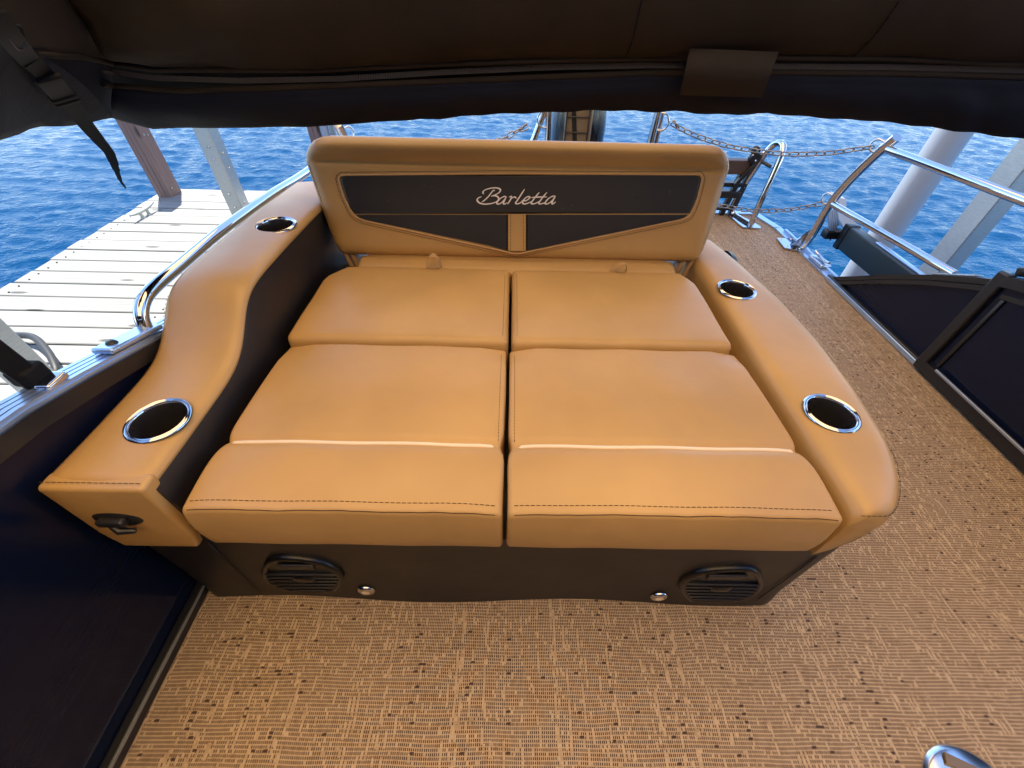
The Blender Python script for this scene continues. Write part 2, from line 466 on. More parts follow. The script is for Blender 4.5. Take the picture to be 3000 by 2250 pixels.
# ================================================================== DOCK
DZ = -.30
dock = thing('wooden_dock', (-2.0, 1.5, DZ), 'sunlit weathered grey plank dock along the left side of the boat', 'dock')
py0 = 3.83; pitch = .1455
base_me = {}
for i in range(30):
    y1 = py0 - i * pitch; y0 = y1 - pitch + .010
    dx = random.uniform(-.012, .012); dz = random.uniform(-.0025, .0025)
    key = i % 5
    if key not in base_me:
        v_, f_ = box_data((0, 0, 0), (2.12, pitch - .010, .036))
        me = bpy.data.meshes.new('plank'); me.from_pydata(v_, [], f_)
        bm = bmesh.new(); bm.from_mesh(me); bmesh.ops.recalc_face_normals(bm, faces=bm.faces)
        bmesh.ops.bevel(bm, geom=list(bm.edges), offset=.004, segments=1, affect='EDGES'); bm.to_mesh(me); bm.free()
        me.materials.append(DOCKW); base_me[key] = me
    o = add('plank', base_me[key], None, dock)
    o.matrix_basis = Matrix.Translation((-2.0 + dx, (y0 + y1) / 2, DZ - .018 + dz)) @ Matrix.Rotation(R(random.uniform(-.12, .12)), 4, 'Z')
for x in (-2.98, -1.98, -1.09):
    box('stringer', (x, 1.65, DZ - .137), (.05, 4.3, .19), POSTW, dock, .003)
# nail heads
bag = Bag()
for i in range(30):
    yc = py0 - (i + .5) * pitch
    for x in (-2.98, -1.98, -1.09):
        for d in (-.035, .035):
            bag.put(tube_data([(x, yc + d, DZ - .002), (x, yc + d, DZ + .004)], .005, 6))
bag.build('nail', RUBBER, dock)['kind'] = 'stuff'

def square_post(name, x0, x1, y0, y1, z0, z1, mat, label, cat, group=None, bevel=.006):
    o = box(name, ((x0 + x1) / 2, (y0 + y1) / 2, (z0 + z1) / 2), (x1 - x0, y1 - y0, z1 - z0), mat, None, bevel)
    return tagit(o, label, cat, group)
# brown laminated post at the dock corner, three boards
bp = thing('timber_post', (-2.96, 3.69, -1.6), 'brown laminated timber post standing at the far corner of the dock', 'post')
for k in range(3):
    x = -3.015 + k * .038
    box('board', (x + .019, 3.695 + random.uniform(-.002, .002), -.55), (.0365, .145, 2.4), POSTW, bp, .003)
for dz_, dy_ in ((-.34, -.03), (.05, .02), (.06, -.02)):
    lathe('bolt', [(0, .006), (.006, .006), (.009, .002), (.009, 0)], (-2.90, 3.70 + dy_, .1 + dz_), ALU, bp, 10, Matrix.Rotation(R(90), 3, 'Y'))
square_post('aluminium_post', -2.205, -2.095, 3.25, 3.36, DZ + .001, 3.3, ALU, 'square aluminium post standing on the far part of the dock planks', 'post', None)
square_post('aluminium_post', -2.21, -2.10, 1.29, 1.40, DZ + .001, 3.3, ALU, 'square aluminium post cut by the left edge beside the coiled black hose', 'post', None)
for o_, pts_ in ((bpy.data.objects['aluminium_post'], [(-2.15, 3.249, z) for z in (-.22, -.12, .12, .20)] + [(-2.094, 3.30, z) for z in (-.2, .05, .15)]),):
    for p_ in pts_:
        lathe('bolt', [(0, .006), (.006, .006), (.009, .002), (.009, -.002)], p_, CHROME, o_, 10, Matrix.Rotation(R(90), 3, 'X') if p_[0] < -2.1 else Matrix.Rotation(R(90), 3, 'Y'))
# far mooring post seen over the backrest
fp = thing('timber_post', (-2.1, 5.1, -1.6), 'far brown mooring post with white pipe just left of the backrest top', 'post')
box('board', (-2.16, 5.1, -.5), (.055, .14, 2.3), POSTW, fp, .004)
box('board', (-2.103, 5.1, -.5), (.055, .14, 2.3), POSTW, fp, .004)
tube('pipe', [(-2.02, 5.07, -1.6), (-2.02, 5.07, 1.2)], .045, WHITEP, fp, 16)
tube('conduit', [(-1.935, 5.07, -1.6), (-1.935, 5.07, 1.2)], .03, ALU, fp, 12)

# dock cleat
cl = thing('dock_cleat', (-2.88, 3.22, DZ), 'pale metal mooring cleat on the dock planks near the water edge', 'cleat')
dirc = (Vector((-2.855, 3.352, 0)) - Vector((-2.869, 3.08, 0))).normalized()
cc = Vector((-2.87, 3.23, DZ))
pts = [cc + dirc * s + Vector((0, 0, z)) for s, z in ((-.125, .060), (-.10, .054), (-.05, .048), (0, .047), (.05, .048), (.10, .054), (.125, .060))]
SATIN = new_mat('satin_steel', (.80, .83, .90), .22, 1.0)[0]
CLEATM = new_mat('galvanised_cleat', (.42, .46, .42), .5, .3)[0]
tube('horn', pts, [.007, .010, .013, .014, .013, .010, .007], CLEATM, cl, 10, 0)
for s in (-.035, .035):
    q = cc + dirc * s
    lathe('foot', [(.022, 0), (.020, .006), (.012, .012), (.011, .045)], q, CLEATM, cl, 12)
# hose loop on dock
hp = [PZ(*p, DZ + .012 + .0) for p in ((30, 985), (62, 997), (120, 1010), (160, 1050), (178, 1090), (168, 1112), (140, 1150))]
hp = [Vector((p.x, p.y, DZ + z)) for p, z in zip(hp, (.02, .045, .06, .06, .045, .02, .018))]
tagit(tube('black_hose', hp, .016, RUBBER, None, 12, 6), 'black hose looped on the dock planks behind the left fence', 'hose')

# ================================================================== LIFT CANOPY AND ADDED LIGHT BLOCKER (shade over the slip)
rf = thing('lift_canopy', (.45, .0, 2.9), 'tan fabric boat lift canopy stretched on an aluminium frame over the slip', 'canopy')
def roof_z(x): return 3.25 - .35 * ((x - .05) / 1.65) ** 2
rx = [-1.60 + 3.3 * k / 24 for k in range(25)]
rings = []
for k in range(21):
    y = -3.0 + 7.1 * k / 20; sag = .03 * math.sin(math.pi * (y + 3.0) / 7.1 * 6) ** 2
    rings.append([Vector((x, y, roof_z(x) - sag)) for x in rx])
loft('fabric', rings, CANOPY, rf, closed=False, cap=False, auto=None)
for k in range(7):
    y = -3.0 + 7.1 * k / 6
    tube('rib_tube', [(x, y, roof_z(x) - .05) for x in rx], .022, ALU, rf, 8)
for x in (-1.60, .05, 1.70): tube('eave_tube', [(x, -3.0, roof_z(x) - .03), (x, 4.1, roof_z(x) - .03)], .025, ALU, rf, 8)
wl = thing('light_blocker', (.1, -3.2, -.85), 'unseen dark timber enclosure added to block light from the bow end', 'light blocker')  # unseen, added to cut light and sky from behind the camera
for i in range(12):
    box('blocker_wall_board', (.1, -5.6, -.85 + .3 * i + .15), (6.9, .04, .296), BLOCKW, wl, .003)
    for x in (-3.35, 3.55): box('blocker_wall_board', (x, -3.2, -.85 + .3 * i + .15), (.04, 4.7, .296), BLOCKW, wl, .003)
for i in range(18):
    box('blocker_roof_board', (-3.4 + .39 * i + .19, -4.35, 3.02 + random.uniform(-.002, .002)), (.386, 2.7, .03), BLOCKW, wl, .003)
for y in (-5.2, -4.5, -3.8, -3.1): box('blocker_rafter', (.1, y, 2.93), (6.9, .06, .14), BLOCKW, wl, .004)

# ================================================================== SIDE FENCES
FY = [-4, -.5, .3, .42, .5, .61, .72, 1.0, 1.2, 1.31, 1.474, 1.672, 1.80, 1.945]
FZ = [.66, .65, .62, .607, .590, .563, .533, .470, .418, .372, .292, .179, .098, .012]
def fence_top(y): return interp(FY, FZ, y)
def fence_panel(name, parent, x0, x1, y0, y1, mat, zb=.02, drop=.03, n=40):
    ys = [y0 + (y1 - y0) * k / n for k in range(n + 1)]
    rings = []
    for y in ys:
        zt = max(fence_top(y) - drop, zb + .002)
        rings.append([Vector((x0, y, zb)), Vector((x1, y, zb)), Vector((x1, y, zt)), Vector((x0, y, zt))])
    return loft(name, rings, mat, parent, auto=30)
def rail_strip(name, parent, xs, y0, y1, dz0, dz1, mat, n=50):
    ys = [y0 + (y1 - y0) * k / n for k in range(n + 1)]
    return loft(name, [[Vector((xs[0], y, fence_top(y) + dz0)), Vector((xs[1], y, fence_top(y) + dz0)), Vector((xs[1], y, fence_top(y) + dz1)), Vector((xs[0], y, fence_top(y) + dz1))] for y in ys], mat, parent, auto=30)
lf = thing('side_fence', (-.77, -.5, 0), 'dark glossy boat side fence on the left with ribbed blue-grey top rail', 'fence')
fence_panel('panel', lf, -.785, -.748, -3.9, 1.92, FENCE)
rail_strip('top_rail_or_sky_strip', lf, (-.795, -.742), -3.9, 1.5, -.03, -.006, TRIM)
for k in range(4):
    xa = -.7935 + k * .0125
    rail_strip('rail_rib', lf, (xa, xa + .0095), -3.9, 1.5, -.006, .0, TRIM)
rail_strip('inner_lip', lf, (-.7425, -.738), -3.9, 1.5, -.045, -.012, BLACKP)
box('floor_trim', (-.736, -1.6, .016), (.024, 4.6, .03), BLACKP, lf, .005)
box('trim_line', (-.7235, -1.6, .030), (.004, 4.6, .004), ALU, lf, 0)

rfn = thing('side_fence', (1.69, 1.6, 0), 'dark navy tapered fence end sloping down to the deck on the right', 'fence')
fence_panel('panel', rfn, 1.672, 1.69, 1.2, 1.93, FENCE, .02, .02)
rail_strip('top_rail_or_sky_strip', rfn, (1.66, 1.70), 1.2, 1.945, -.022, .0, BLACKP)
rail_strip('inner_bead', rfn, (1.655, 1.664), 1.2, 1.90, -.045, -.026, BLACKP)
box('floor_trim', (1.662, 1.58, .016), (.026, .72, .03), BLACKP, rfn, .006)
box('trim_line', (1.646, 1.58, .014), (.006, .70, .022), TRIM, rfn, .002)

gp = thing('fence_gate', (1.64, .6, 0), 'black framed gate panel with dark infill at the right edge', 'gate')
def gz(y): return fence_top(y) + .015
def gate_frame(name, ya, yb, za, zb_, xa, xb, mat):
    rings = []
    for k in range(21):
        y = ya + (yb - ya) * k / 20
        rings.append([Vector((xa, y, za(y))), Vector((xb, y, za(y))), Vector((xb, y, zb_(y))), Vector((xa, y, zb_(y)))])
    return loft(name, rings, mat, gp, auto=30)
gate_frame('infill_panel', .2, 1.22, lambda y: .05, lambda y: gz(y) - .03, 1.648, 1.656, FENCE)
gate_frame('top_frame', .2, 1.255, lambda y: gz(y) - .035, gz, 1.632, 1.668, BLACKP)
gate_frame('bottom_frame', .2, 1.255, lambda y: .012, lambda y: .055, 1.632, 1.668, BLACKP)
box('frame_stile', (1.648, 1.24, .225), (.034, .04, .41), BLACKP, gp, .006)
gate_frame('inner_bead', .2, 1.20, lambda y: gz(y) - .075, lambda y: gz(y) - .060, 1.640, 1.650, BLACKP)
box('inner_bead', (1.645, 1.185, .21), (.01, .014, .30), BLACKP, gp, .003)
box('sill_strip', (1.628, .68, .060), (.008, .98, .010), ALU, gp, .002)
hb = thing('hinge_mount', (1.69, 1.2, .43), 'small black hinge mount on top of the right fence', 'bracket')
box('block', (1.70, 1.175, .457), (.035, .09, .05), BLACKP, hb, .006, Matrix.Rotation(R(-22), 3, 'X'))
box('jaw', (1.70, 1.235, .436), (.028, .05, .03), BLACKP, hb, .005, Matrix.Rotation(R(-22), 3, 'X'))

# ================================================================== LOUNGE
sofa = thing('lounge_seat', (0, .75, 0), 'tan vinyl double lounge seat with charcoal base and logo backrest', 'sofa')
FYF = .352                                         # front plane of the plinth
# plinth with rounded front corners
def plinth():
    xl, xr, yf, yb, r = -.722, .682, FYF, 1.34, .050
    out = [(xl, yb)]
    for k in range(9): a = math.pi + math.pi / 2 * k / 8; out.append((xl + .03 + .03 * math.cos(a), yf + .03 + .03 * math.sin(a)))
    n = 40
    for k in range(1, n): out.append((xl + .03 + (xr - r - xl - .03) * k / n, yf))
    for k in range(9): a = -math.pi / 2 + math.pi / 2 * k / 8; out.append((xr - r + r * math.cos(a), yf + r + r * math.sin(a)))
    out.append((xr, yb))
    rings = []
    for z, inset in ((.001, .0), (.008, .0), (.06, .003), (.20, .002), (.335, 0)):
        rings.append([Vector((x, y + (.006 * math.sin(9 * x) * (z < .05)) + inset, z + (.005 * math.sin(7 * x + 1) if .005 < z < .05 else 0))) for x, y in out])
    return loft('plinth', rings, DARK, sofa, auto=50)
plinth()
# slanted seam pieces on plinth ends
tube('plinth_seam', [PY(2392, 1632, FYF - .0005), PY(2205, 1768, FYF - .0005)], .0012, DARK, sofa, 6)
tube('plinth_seam', [PY(612, 1592, FYF - .0005), PY(762, 1740, FYF - .0005)], .0012, DARK, sofa, 6)

def seat_cushion(x0, x1, side):
    """front bolster, cream piping and flat seat panel in one padded surface"""
    yb, ytop = .772, .458
    yw = .478
    def f(p):
        q = p.copy()
        # vertical position on cushion 0 (bottom) .. 1 (top)
        s = (p.z - .335) / .12
        cx = (p.x - x0) / (x1 - x0)
        edge = min(cx, 1 - cx)
        if s > .5:
            crown = .0035 * math.sin(math.pi * min(max(cx, 0), 1)) ** .6
            roll = .006 * math.sin(math.pi * min(max((p.y - .335) / (yw - .335), 0), 1)) ** .7 if p.y < yw else .004 * math.sin(math.pi * (p.y - yw) / (yb - yw))
            groove = -.007 * math.exp(-((p.y - yw) / .006) ** 2)
            q.z += (crown + roll + groove) * min(1, (s - .5) * 2)
            # rear edge falls away towards the rear cushion at the inner corner
            q.z -= .010 * sstep(.70, .772, p.y) * (1 - min(1, edge / .12))
        q.z += .0012 * math.sin(p.x * 31 + side * 2) * math.sin(p.y * 23)
        if s > .3 and p.y < .375:                       # puckers along the front seam
            q.z += .0014 * mnoise.noise(Vector((p.x * 34, side * 3, 0))) * (1 - (p.y - .335) / .04)
            q.y += .0018 * mnoise.noise(Vector((p.x * 28, side * 5, p.z * 20)))
        q.z -= .004 * math.exp(-(edge * (x1 - x0) / .03) ** 2) * sstep(.44, .36, p.y) * (s > .5)
        # front face bulges a little, bottom tucks in
        if p.y < .40: q.y -= .006 * math.sin(math.pi * min(max(s, 0), 1)) * (1 - (p.y - .335) / .065)
        # sides pinch at the piping
        if p.x < x0 + .03: q.x += .006 * math.exp(-((p.y - yw) / .02) ** 2)
        if p.x > x1 - .03: q.x -= .006 * math.exp(-((p.y - yw) / .02) ** 2)
        if side > 0: q.x -= .016 * sstep(.36, .74, p.y) * (p.x - x0) / (x1 - x0)
        else: q.x += .010 * sstep(.36, .74, p.y) * (x1 - p.x) / (x1 - x0)
        q.x += .0025 * mnoise.noise(Vector((p.x * 3, p.y * 9, p.z * 14 + side)))
        return q
    c = rbox('seat_cushion', (x0, .335, .335), (x1, yb, ytop), .009, TAN, sofa, (56, 40, 5), f)
    def top(x, y):
        return f(Vector((x, y, ytop))).z
    n = 24
    path = [Vector((x0 + .004 + (x1 - x0 - .008) * k / n, yw - .004 * (1 if k in (0, n) else 0), 0)) for k in range(n + 1)]
    for p in path:
        e = min(p.x - x0, x1 - p.x)
        p.z = top(p.x, yw) + .0035 - .022 * max(0, 1 - e / .02) ** 1.6
        p.y -= .010 * max(0, 1 - e / .03)
    tube('piping', path, .0042, CREAM, c, 8)
    ys = .352
    line = [Vector((x0 + .012 + (x1 - x0 - .024) * k / 30, ys, 0)) for k in range(31)]
    for p in line: p.z = top(p.x, ys) + .0004
    stitches(line, None, THREAD, 'stitching', c)
    line2 = [f(Vector((p.x, .335 + .0026, ytop - .0026))) for p in line]
    tube('seam_fold', line2, .0009, THREAD, c, 5)
    sx = x1 - .012 if side < 0 else x0 + .012
    l3 = [Vector((sx, yw + .01 + (yb - .03 - yw) * k / 30, 0)) for k in range(31)]
    for p in l3: p.z = top(p.x, p.y) + .0003
    stitches(l3, None, THREAD, 'stitching', c, .005, .003, .0005)
    return c
seat_cushion(-.538, -.0045, -1)
seat_cushion(.0025, .568, 1)

def rear_cushion(x0, x1, side):
    def f(p):
        q = p.copy(); cx = (p.x - x0) / (x1 - x0); cy = (p.y - .776) / (1.128 - .776)
        if p.z > .42: q.z += .0045 * (math.sin(math.pi * min(max(cx, 0), 1)) * math.sin(math.pi * min(max(cy, 0), 1))) ** .6
        if p.y < .83: q.y -= .006 * math.sin(math.pi * min(max((p.z - .36) / .11, 0), 1))
        q.z += .001 * math.sin(p.x * 29 + side) * math.sin(p.y * 31)
        # outer rear corner cut back on the right, rounded on the left
        if side > 0: q.x -= .03 * sstep(1.06, 1.13, p.y) * sstep(.45, .557, p.x)
        else: q.x += .045 * sstep(1.05, 1.13, p.y) * sstep(-.42, -.53, p.x)
        return q
    c = rbox('fill_cushion', (x0, .780, .345), (x1, 1.130, .470), .016, TAN, sofa, (16, 14, 4), f)
    e = x1 - .014 if side < 0 else x0 + .014
    l3 = [Vector((e, .80 + .30 * k / 24, f(Vector((e, .80 + .30 * k / 24, .470))).z + .0003)) for k in range(25)]
    stitches(l3, None, THREAD, 'stitching', c, .005, .003, .0005)
    return c
rc_l = rear_cushion(-.536, -.0005, -1)
rc_r = rear_cushion(.0065, .546, 1)
# pull loops standing up at the rear edge
def pull_loop(u, parent, lean, w):
    base = PZ(u, 800, .470); y = 1.128
    path = []
    for k in range(15):
        a = math.pi * k / 14
        path.append((-math.cos(a) * .019 + lean * math.sin(a) * .012, math.sin(a) * (.044 if lean < .5 else .032)))
    v_, f_ = [], []
    th = .0018; wd = .022
    for i, (dx, dz) in enumerate(path):
        tw = (i / 14 - .5) * .3
        for (oy, o) in ((0, 0), (wd, 0), (wd, th), (0, th)):
            k = 1 + o / .02
            v_.append(Vector((base.x + dx * k + tw * oy, y - .012 + oy * (1 - .2 * lean), .462 + dz * k)))
    for i in range(14):
        for k in range(4): f_.append((i * 4 + k, i * 4 + (k + 1) % 4, i * 4 + 4 + (k + 1) % 4, i * 4 + 4 + k))
    f_ += [(0, 1, 2, 3), (56, 57, 58, 59)]
    return from_data('pull_loop', v_, f_, TANW, parent, True, 40)
pull_loop(1265, rc_l, .2, 0); pull_loop(1812, rc_r, .9, 0)

# bolster strip behind the rear cushions
def fs_(p):
    q = p.copy(); q.z += .012 * math.sin(math.pi * min(max((p.y - 1.135) / .15, 0), 1)) if p.z > .4 else 0
    if p.y > 1.2: q.x = .027 + (p.x - .027) * .93
    return q
rbox('bolster', (-.470, 1.135, .36), (.515, 1.285, .455), .018, TAN, sofa, (16, 8, 3), fs_)
rbox('support_box', (-.70, 1.25, .02), (.64, 1.345, .40), .012, DARK, sofa, (4, 3, 3))

# ---------------- left armrest: tan pad rising in an S, charcoal inner side
AY = [.30, .355, .44, .58, .62, .66, .70, .735, .77, .81, .86, 1.0, 1.2, 1.40, 1.50]
AZ = [.512, .513, .511, .511, .514, .524, .549, .581, .602, .611, .613, .611, .604, .592, .585]
def arm_z(y): return interp(AY, AZ, y)
def sm_arm(y): return sum(arm_z(y + d) for d in (-.024, -.012, 0, .012, .024)) / 5
def left_arm():
    rings = []; ys = [.352, .353, .355, .358, .362, .367] + [.372 + (1.46 - .372) * k / 88 for k in range(89)]
    for y in ys:
        z = sm_arm(y) if y > .37 else arm_z(.36)
        xo, xi = -.738, -.566
        dd = min(1, (y - .352) / .020); z -= .012 * (1 - math.sqrt(max(0, 1 - (1 - dd) ** 2))); xi -= .006 * (1 - dd) ** 2
        ring = [Vector((xo + .006, y, .33)), Vector((xo, y, z - .05)), Vector((xo + .001, y, z - .018)), Vector((xo + .006, y, z - .006)), Vector((xo + .018, y, z + .001))]
        for k in range(1, 8):
            s = k / 8; ring.append(Vector((xo + .018 + (xi - .020 - xo - .018) * s, y, z + .001 + .005 * math.sin(math.pi * s))))
        ring += [Vector((xi - .020, y, z + .001)), Vector((xi - .008, y, z - .003)), Vector((xi - .001, y, z - .010)), Vector((xi, y, z - .016)), Vector((xi - .004, y, z - .022)), Vector((xi - .012, y, .33))]
        rings.append(ring)
    o = loft('armrest', rings, TAN, sofa, auto=65)
    return o
la = left_arm(); la['label'] = 'tan armrest pad rising in an S curve beside the fence'
rings = []
for k in range(81):
    y = .354 + (1.40 - .354) * k / 80; z = sm_arm(y) if y > .37 else arm_z(.36)
    xt, xb = -.5675, -.552
    rings.append([Vector((-.60, y, z - .020)), Vector((xt, y, z - .0165)), Vector((xt + .004, y, z - .03)), Vector((xt + (xb - xt) * .6, y, (z + .36) / 2)), Vector((xb, y, .36)), Vector((-.60, y, .36))])
loft('inner_side_panel', rings, DARK, la, auto=50)
# front cap
def fcap(p):
    q = p.copy()
    if p.y < .36: q.y -= .004 * math.sin(math.pi * min(max((p.z - .31) / .2, 0), 1)) * math.sin(math.pi * min(max((p.x + .73) / .16, 0), 1))
    if p.z < .36: q.x = -.647 + (p.x + .647) * (1 - .16 * ((.36 - p.z) / .05))
    return q
rbox('front_cap', (-.732, .3385, .309), (-.5655, .372, .5125), .008, TAN, la, (8, 2, 8), fcap)
stitches([Vector((-.728 + .158 * k / 12, .349, .5155)) for k in range(13)], None, THREAD, 'stitching', la)
tube('seam_fold', [Vector((-.728 + .158 * k / 6, .3415, .5065)) for k in range(7)], .0012, THREAD, la, 5)
stitches([Vector((-.713 + .132 * k / 12, .3375 + .002, .316)) for k in range(13)], None, TANW, 'stitching', la)
stitches([Vector((-.735, .37 + .40 * k / 30, sm_arm(.37 + .40 * k / 30) - .008)) for k in range(31)], None, THREAD, 'stitching', la, .005, .004, .0005)
# black flip latch on the cap
lt = lathe('charging_port', [(0, .006), (.014, .006), (.020, .004), (.023, 0)], Vector((-.655, .337, .425)), BLACKP, sofa, 20, Matrix.Diagonal((1.9, 1, .95)) @ Matrix.Rotation(R(90), 3, 'X'))
lt.location = (0, 0, 0)
rbox('flip_lid', (-.676, .318, .425), (-.630, .333, .441), .005, BLACKP, lt, (3, 2, 2))
tube('lever', [(-.66, .326, .424), (-.645, .318, .417), (-.625, .322, .410)], [.006, .007, .004], BLACKP, lt, 8)

# ---------------- right armrest: long low pad with rounded outer corner
XO_Y = [.338, .341, .348, .360, .380, .410, .450, .509, .65, .822, 1.0, 1.2, 1.27, 1.36]
XO_V = [.636, .646, .660, .675, .693, .714, .734, .753, .772, .780, .770, .737, .722, .700]
def right_arm():
    rings = []
    for y in [.338, .3385, .340, .343, .347, .352, .358, .365] + [.375 + (1.36 - .375) * k / 76 for k in range(77)]:
        xo = interp(XO_Y, XO_V, y)
        xi = interp([.338, .5, .8, 1.36], [.586, .586, .585, .586], y)
        dd = min(1, (y - .338) / .022); zt = .470 - .020 * (1 - math.sqrt(max(0, 1 - (1 - dd) ** 2)))
        zb = interp([.338, .40, .6], [.318, .318, .33], y)
        ring = [Vector((xi, y, zb)), Vector((xi, y, zt - .030)), Vector((xi + .003, y, zt - .014)), Vector((xi + .012, y, zt - .004))]
        for q in range(1, 7):
            w = q / 7; ring.append(Vector((xi + .012 + (xo - .04 - xi) * w, y, zt + .004 * math.sin(math.pi * w))))
        ring += [Vector((xo - .028, y, zt - .001)), Vector((xo - .014, y, zt - .006)), Vector((xo - .004, y, zt - .018)), Vector((xo, y, zt - .035)), Vector((xo - .004, y, zt - .07)), Vector((xo - .03, y, zb + .02)), Vector((xo - .05 - (0), y, zb))]
        rings.append(ring)
    return loft('armrest', rings, TAN, sofa, auto=70)
ra = right_arm(); ra['label'] = 'long low tan armrest with rounded outer corner beside the aisle'
st = []
for k in range(40):
    y = .344 + .14 * k / 39
    xo = interp(XO_Y, XO_V, y)
    st.append(Vector((xo - .010, y - .001, .4635)))
stitches([Vector((.592 + .04 * k / 6, .3405, .4640)) for k in range(7)] + st, None, THREAD, 'stitching', ra)
# side speakers bulging from the outer face
for y, w in ((.60, .075), (1.31, .06)):
    v_, f_ = [], []
    o = lathe('side_speaker', [(0, .030), (.02, .029), (.034, .024), (.042, .014), (.045, 0)], Vector((.742, y, .40)), BLACKP, ra, 24, Matrix.Diagonal((1, w / .045, 1)) @ Matrix.Rotation(R(90), 3, 'Y'))

# ---------------- cup holders (real wells cut as rim + cup set in a hole-dark liner)
def cup(x, y, z, r=.0535, tilt=None):
    o = lathe('cup_holder', [(r - .004, -.004), (r, .0003), (r - .0008, .0022), (r - .0028, .0034), (r - .0048, .0026), (r - .0056, .0010), (r - .0066, .0024), (r - .0082, .0030), (r - .0098, .0014), (r - .0105, -.003)], (x, y, z), CHROME, sofa, 40, tilt)
    lathe('cup_well', [(r - .0100, -.001), (r - .0125, -.008), (r - .0145, -.03), (r - .017, -.085), (r - .02, -.09), (0, -.09)], (x, y, z), WELL, o, 40, tilt)
    return o
cups = [(-.622, .478, .516), (-.625, 1.075, .6105), (.645, 1.030, .4735), (.658, .562, .4735)]
for c in cups: cup(*c)
# cut the wells out of the pads
def cut(o, x, y, z, r=.0475):
    me = bpy.data.meshes.new('cutter'); bm = bmesh.new()
    bmesh.ops.create_cone(bm, cap_ends=True, segments=40, radius1=r, radius2=r, depth=.22, matrix=Matrix.Translation((x, y, z - .02)))
    bm.to_mesh(me); bm.free(); c = bpy.data.objects.new('cutter', me); COL.objects.link(c)
    md = o.modifiers.new('well', 'BOOLEAN'); md.operation = 'DIFFERENCE'; md.object = c; md.solver = 'EXACT'
    dg = bpy.context.evaluated_depsgraph_get(); ev = o.evaluated_get(dg)
    nm = bpy.data.meshes.new_from_object(ev); o.modifiers.clear(); old = o.data; o.data = nm
    bpy.data.objects.remove(c)
for c, o in ((cups[0], la), (cups[1], la), (cups[2], ra), (cups[3], ra)): cut(o, *c)

# ---------------- backrest
B0 = Vector((0, 1.190, .480)); B1 = Vector((0, 1.292, .765))
BU = (B1 - B0).normalized(); BN = Vector((0, -BU.z, BU.y)); BN.normalize()     # BN faces the viewer
def BP(u, v, off=0.0): return PP(u, v, B0, BN) + BN * off
left_px = [(1030, 748), (1005, 745), (985, 733), (972, 712), (955, 668), (930, 600), (905, 530), (890, 487), (890, 462), (898, 442), (912, 426), (935, 416), (970, 411)]
right_px = [(2020, 757), (2040, 754), (2058, 743), (2070, 724), (2090, 672), (2112, 600), (2135, 525), (2147, 492), (2146, 470), (2139, 448), (2124, 433), (2100, 424), (2060, 420)]
def to_st(p): d = p - B0; return d.x, d.dot(BU)
Ls = [to_st(BP(*p)) for p in left_px]; Rs = [to_st(BP(*p)) for p in right_px]
t0, t1 = min(Ls[0][1], Rs[0][1]), max(Ls[-1][1], Rs[-1][1])
def edge(side, t):
    S = Ls if side < 0 else Rs
    ts = [s[1] for s in S]; a, c = ts[0], ts[-1]
    tt = a + (c - a) * (t - t0) / (t1 - t0)
    return interp(ts, [s[0] for s in S], tt)
def backrest():
    NT, NS = 60, 70; DEP = .085
    ts = [t0 + (t1 - t0) * (.5 - .5 * math.cos(math.pi * (k / NT))) * 1.0 for k in range(NT + 1)]
    ss = [(.5 - .5 * math.cos(math.pi * k / NS)) for k in range(NS + 1)]
    v_, f_ = [], []
    rr = .034
    def depth(s, t, l, r):
        d = min(s - l, r - s, t - t0, t1 - t); 
        d = min(max(d, 0), rr); e = rr * .75 * (1 - math.sqrt(max(0, 1 - (1 - d / rr) ** 2)))
        tr = (t - t0) / (t1 - t0)
        g = .0085 * math.exp(-((tr - .80) / .024) ** 2) - .006 * math.exp(-((tr - .91) / .06) ** 2)   # crease under the top roll
        wob = .0012 * mnoise.noise(Vector((s * 6, t * 14, 0)))
        inside = min(1, max(0, (min(s - l, r - s) - .01) / .04))
        return e + g * inside + wob * inside - .004 * math.sin(math.pi * tr) * inside
    for face in (0, 1):
        for t in ts:
            l, r = edge(-1, t), edge(1, t)
            for w in ss:
                s = l + (r - l) * w
                d = depth(s, t, l, r)
                off = -d if face == 0 else -(DEP - (d if d > 0 else 0) * .8)
                v_.append(Vector((s, 0, 0)) + B0 * 1 + BU * t + BN * off)
    W = NS + 1; M0 = (NT + 1) * W
    for i in range(NT):
        for j in range(NS):
            a = i * W + j
            f_.append((a, a + 1, a + W + 1, a + W)); f_.append((M0 + a, M0 + a + W, M0 + a + W + 1, M0 + a + 1))
    rim = [j for j in range(W)] + [i * W + NS for i in range(1, NT + 1)] + [NT * W + j for j in range(NS - 1, -1, -1)] + [i * W for i in range(NT - 1, 0, -1)]
    for a, c in zip(rim, rim[1:] + rim[:1]): f_.append((a, M0 + a, M0 + c, c))
    return from_data('backrest', v_, f_, TAN, sofa, True, None)
bk = backrest()
OFF = .0045
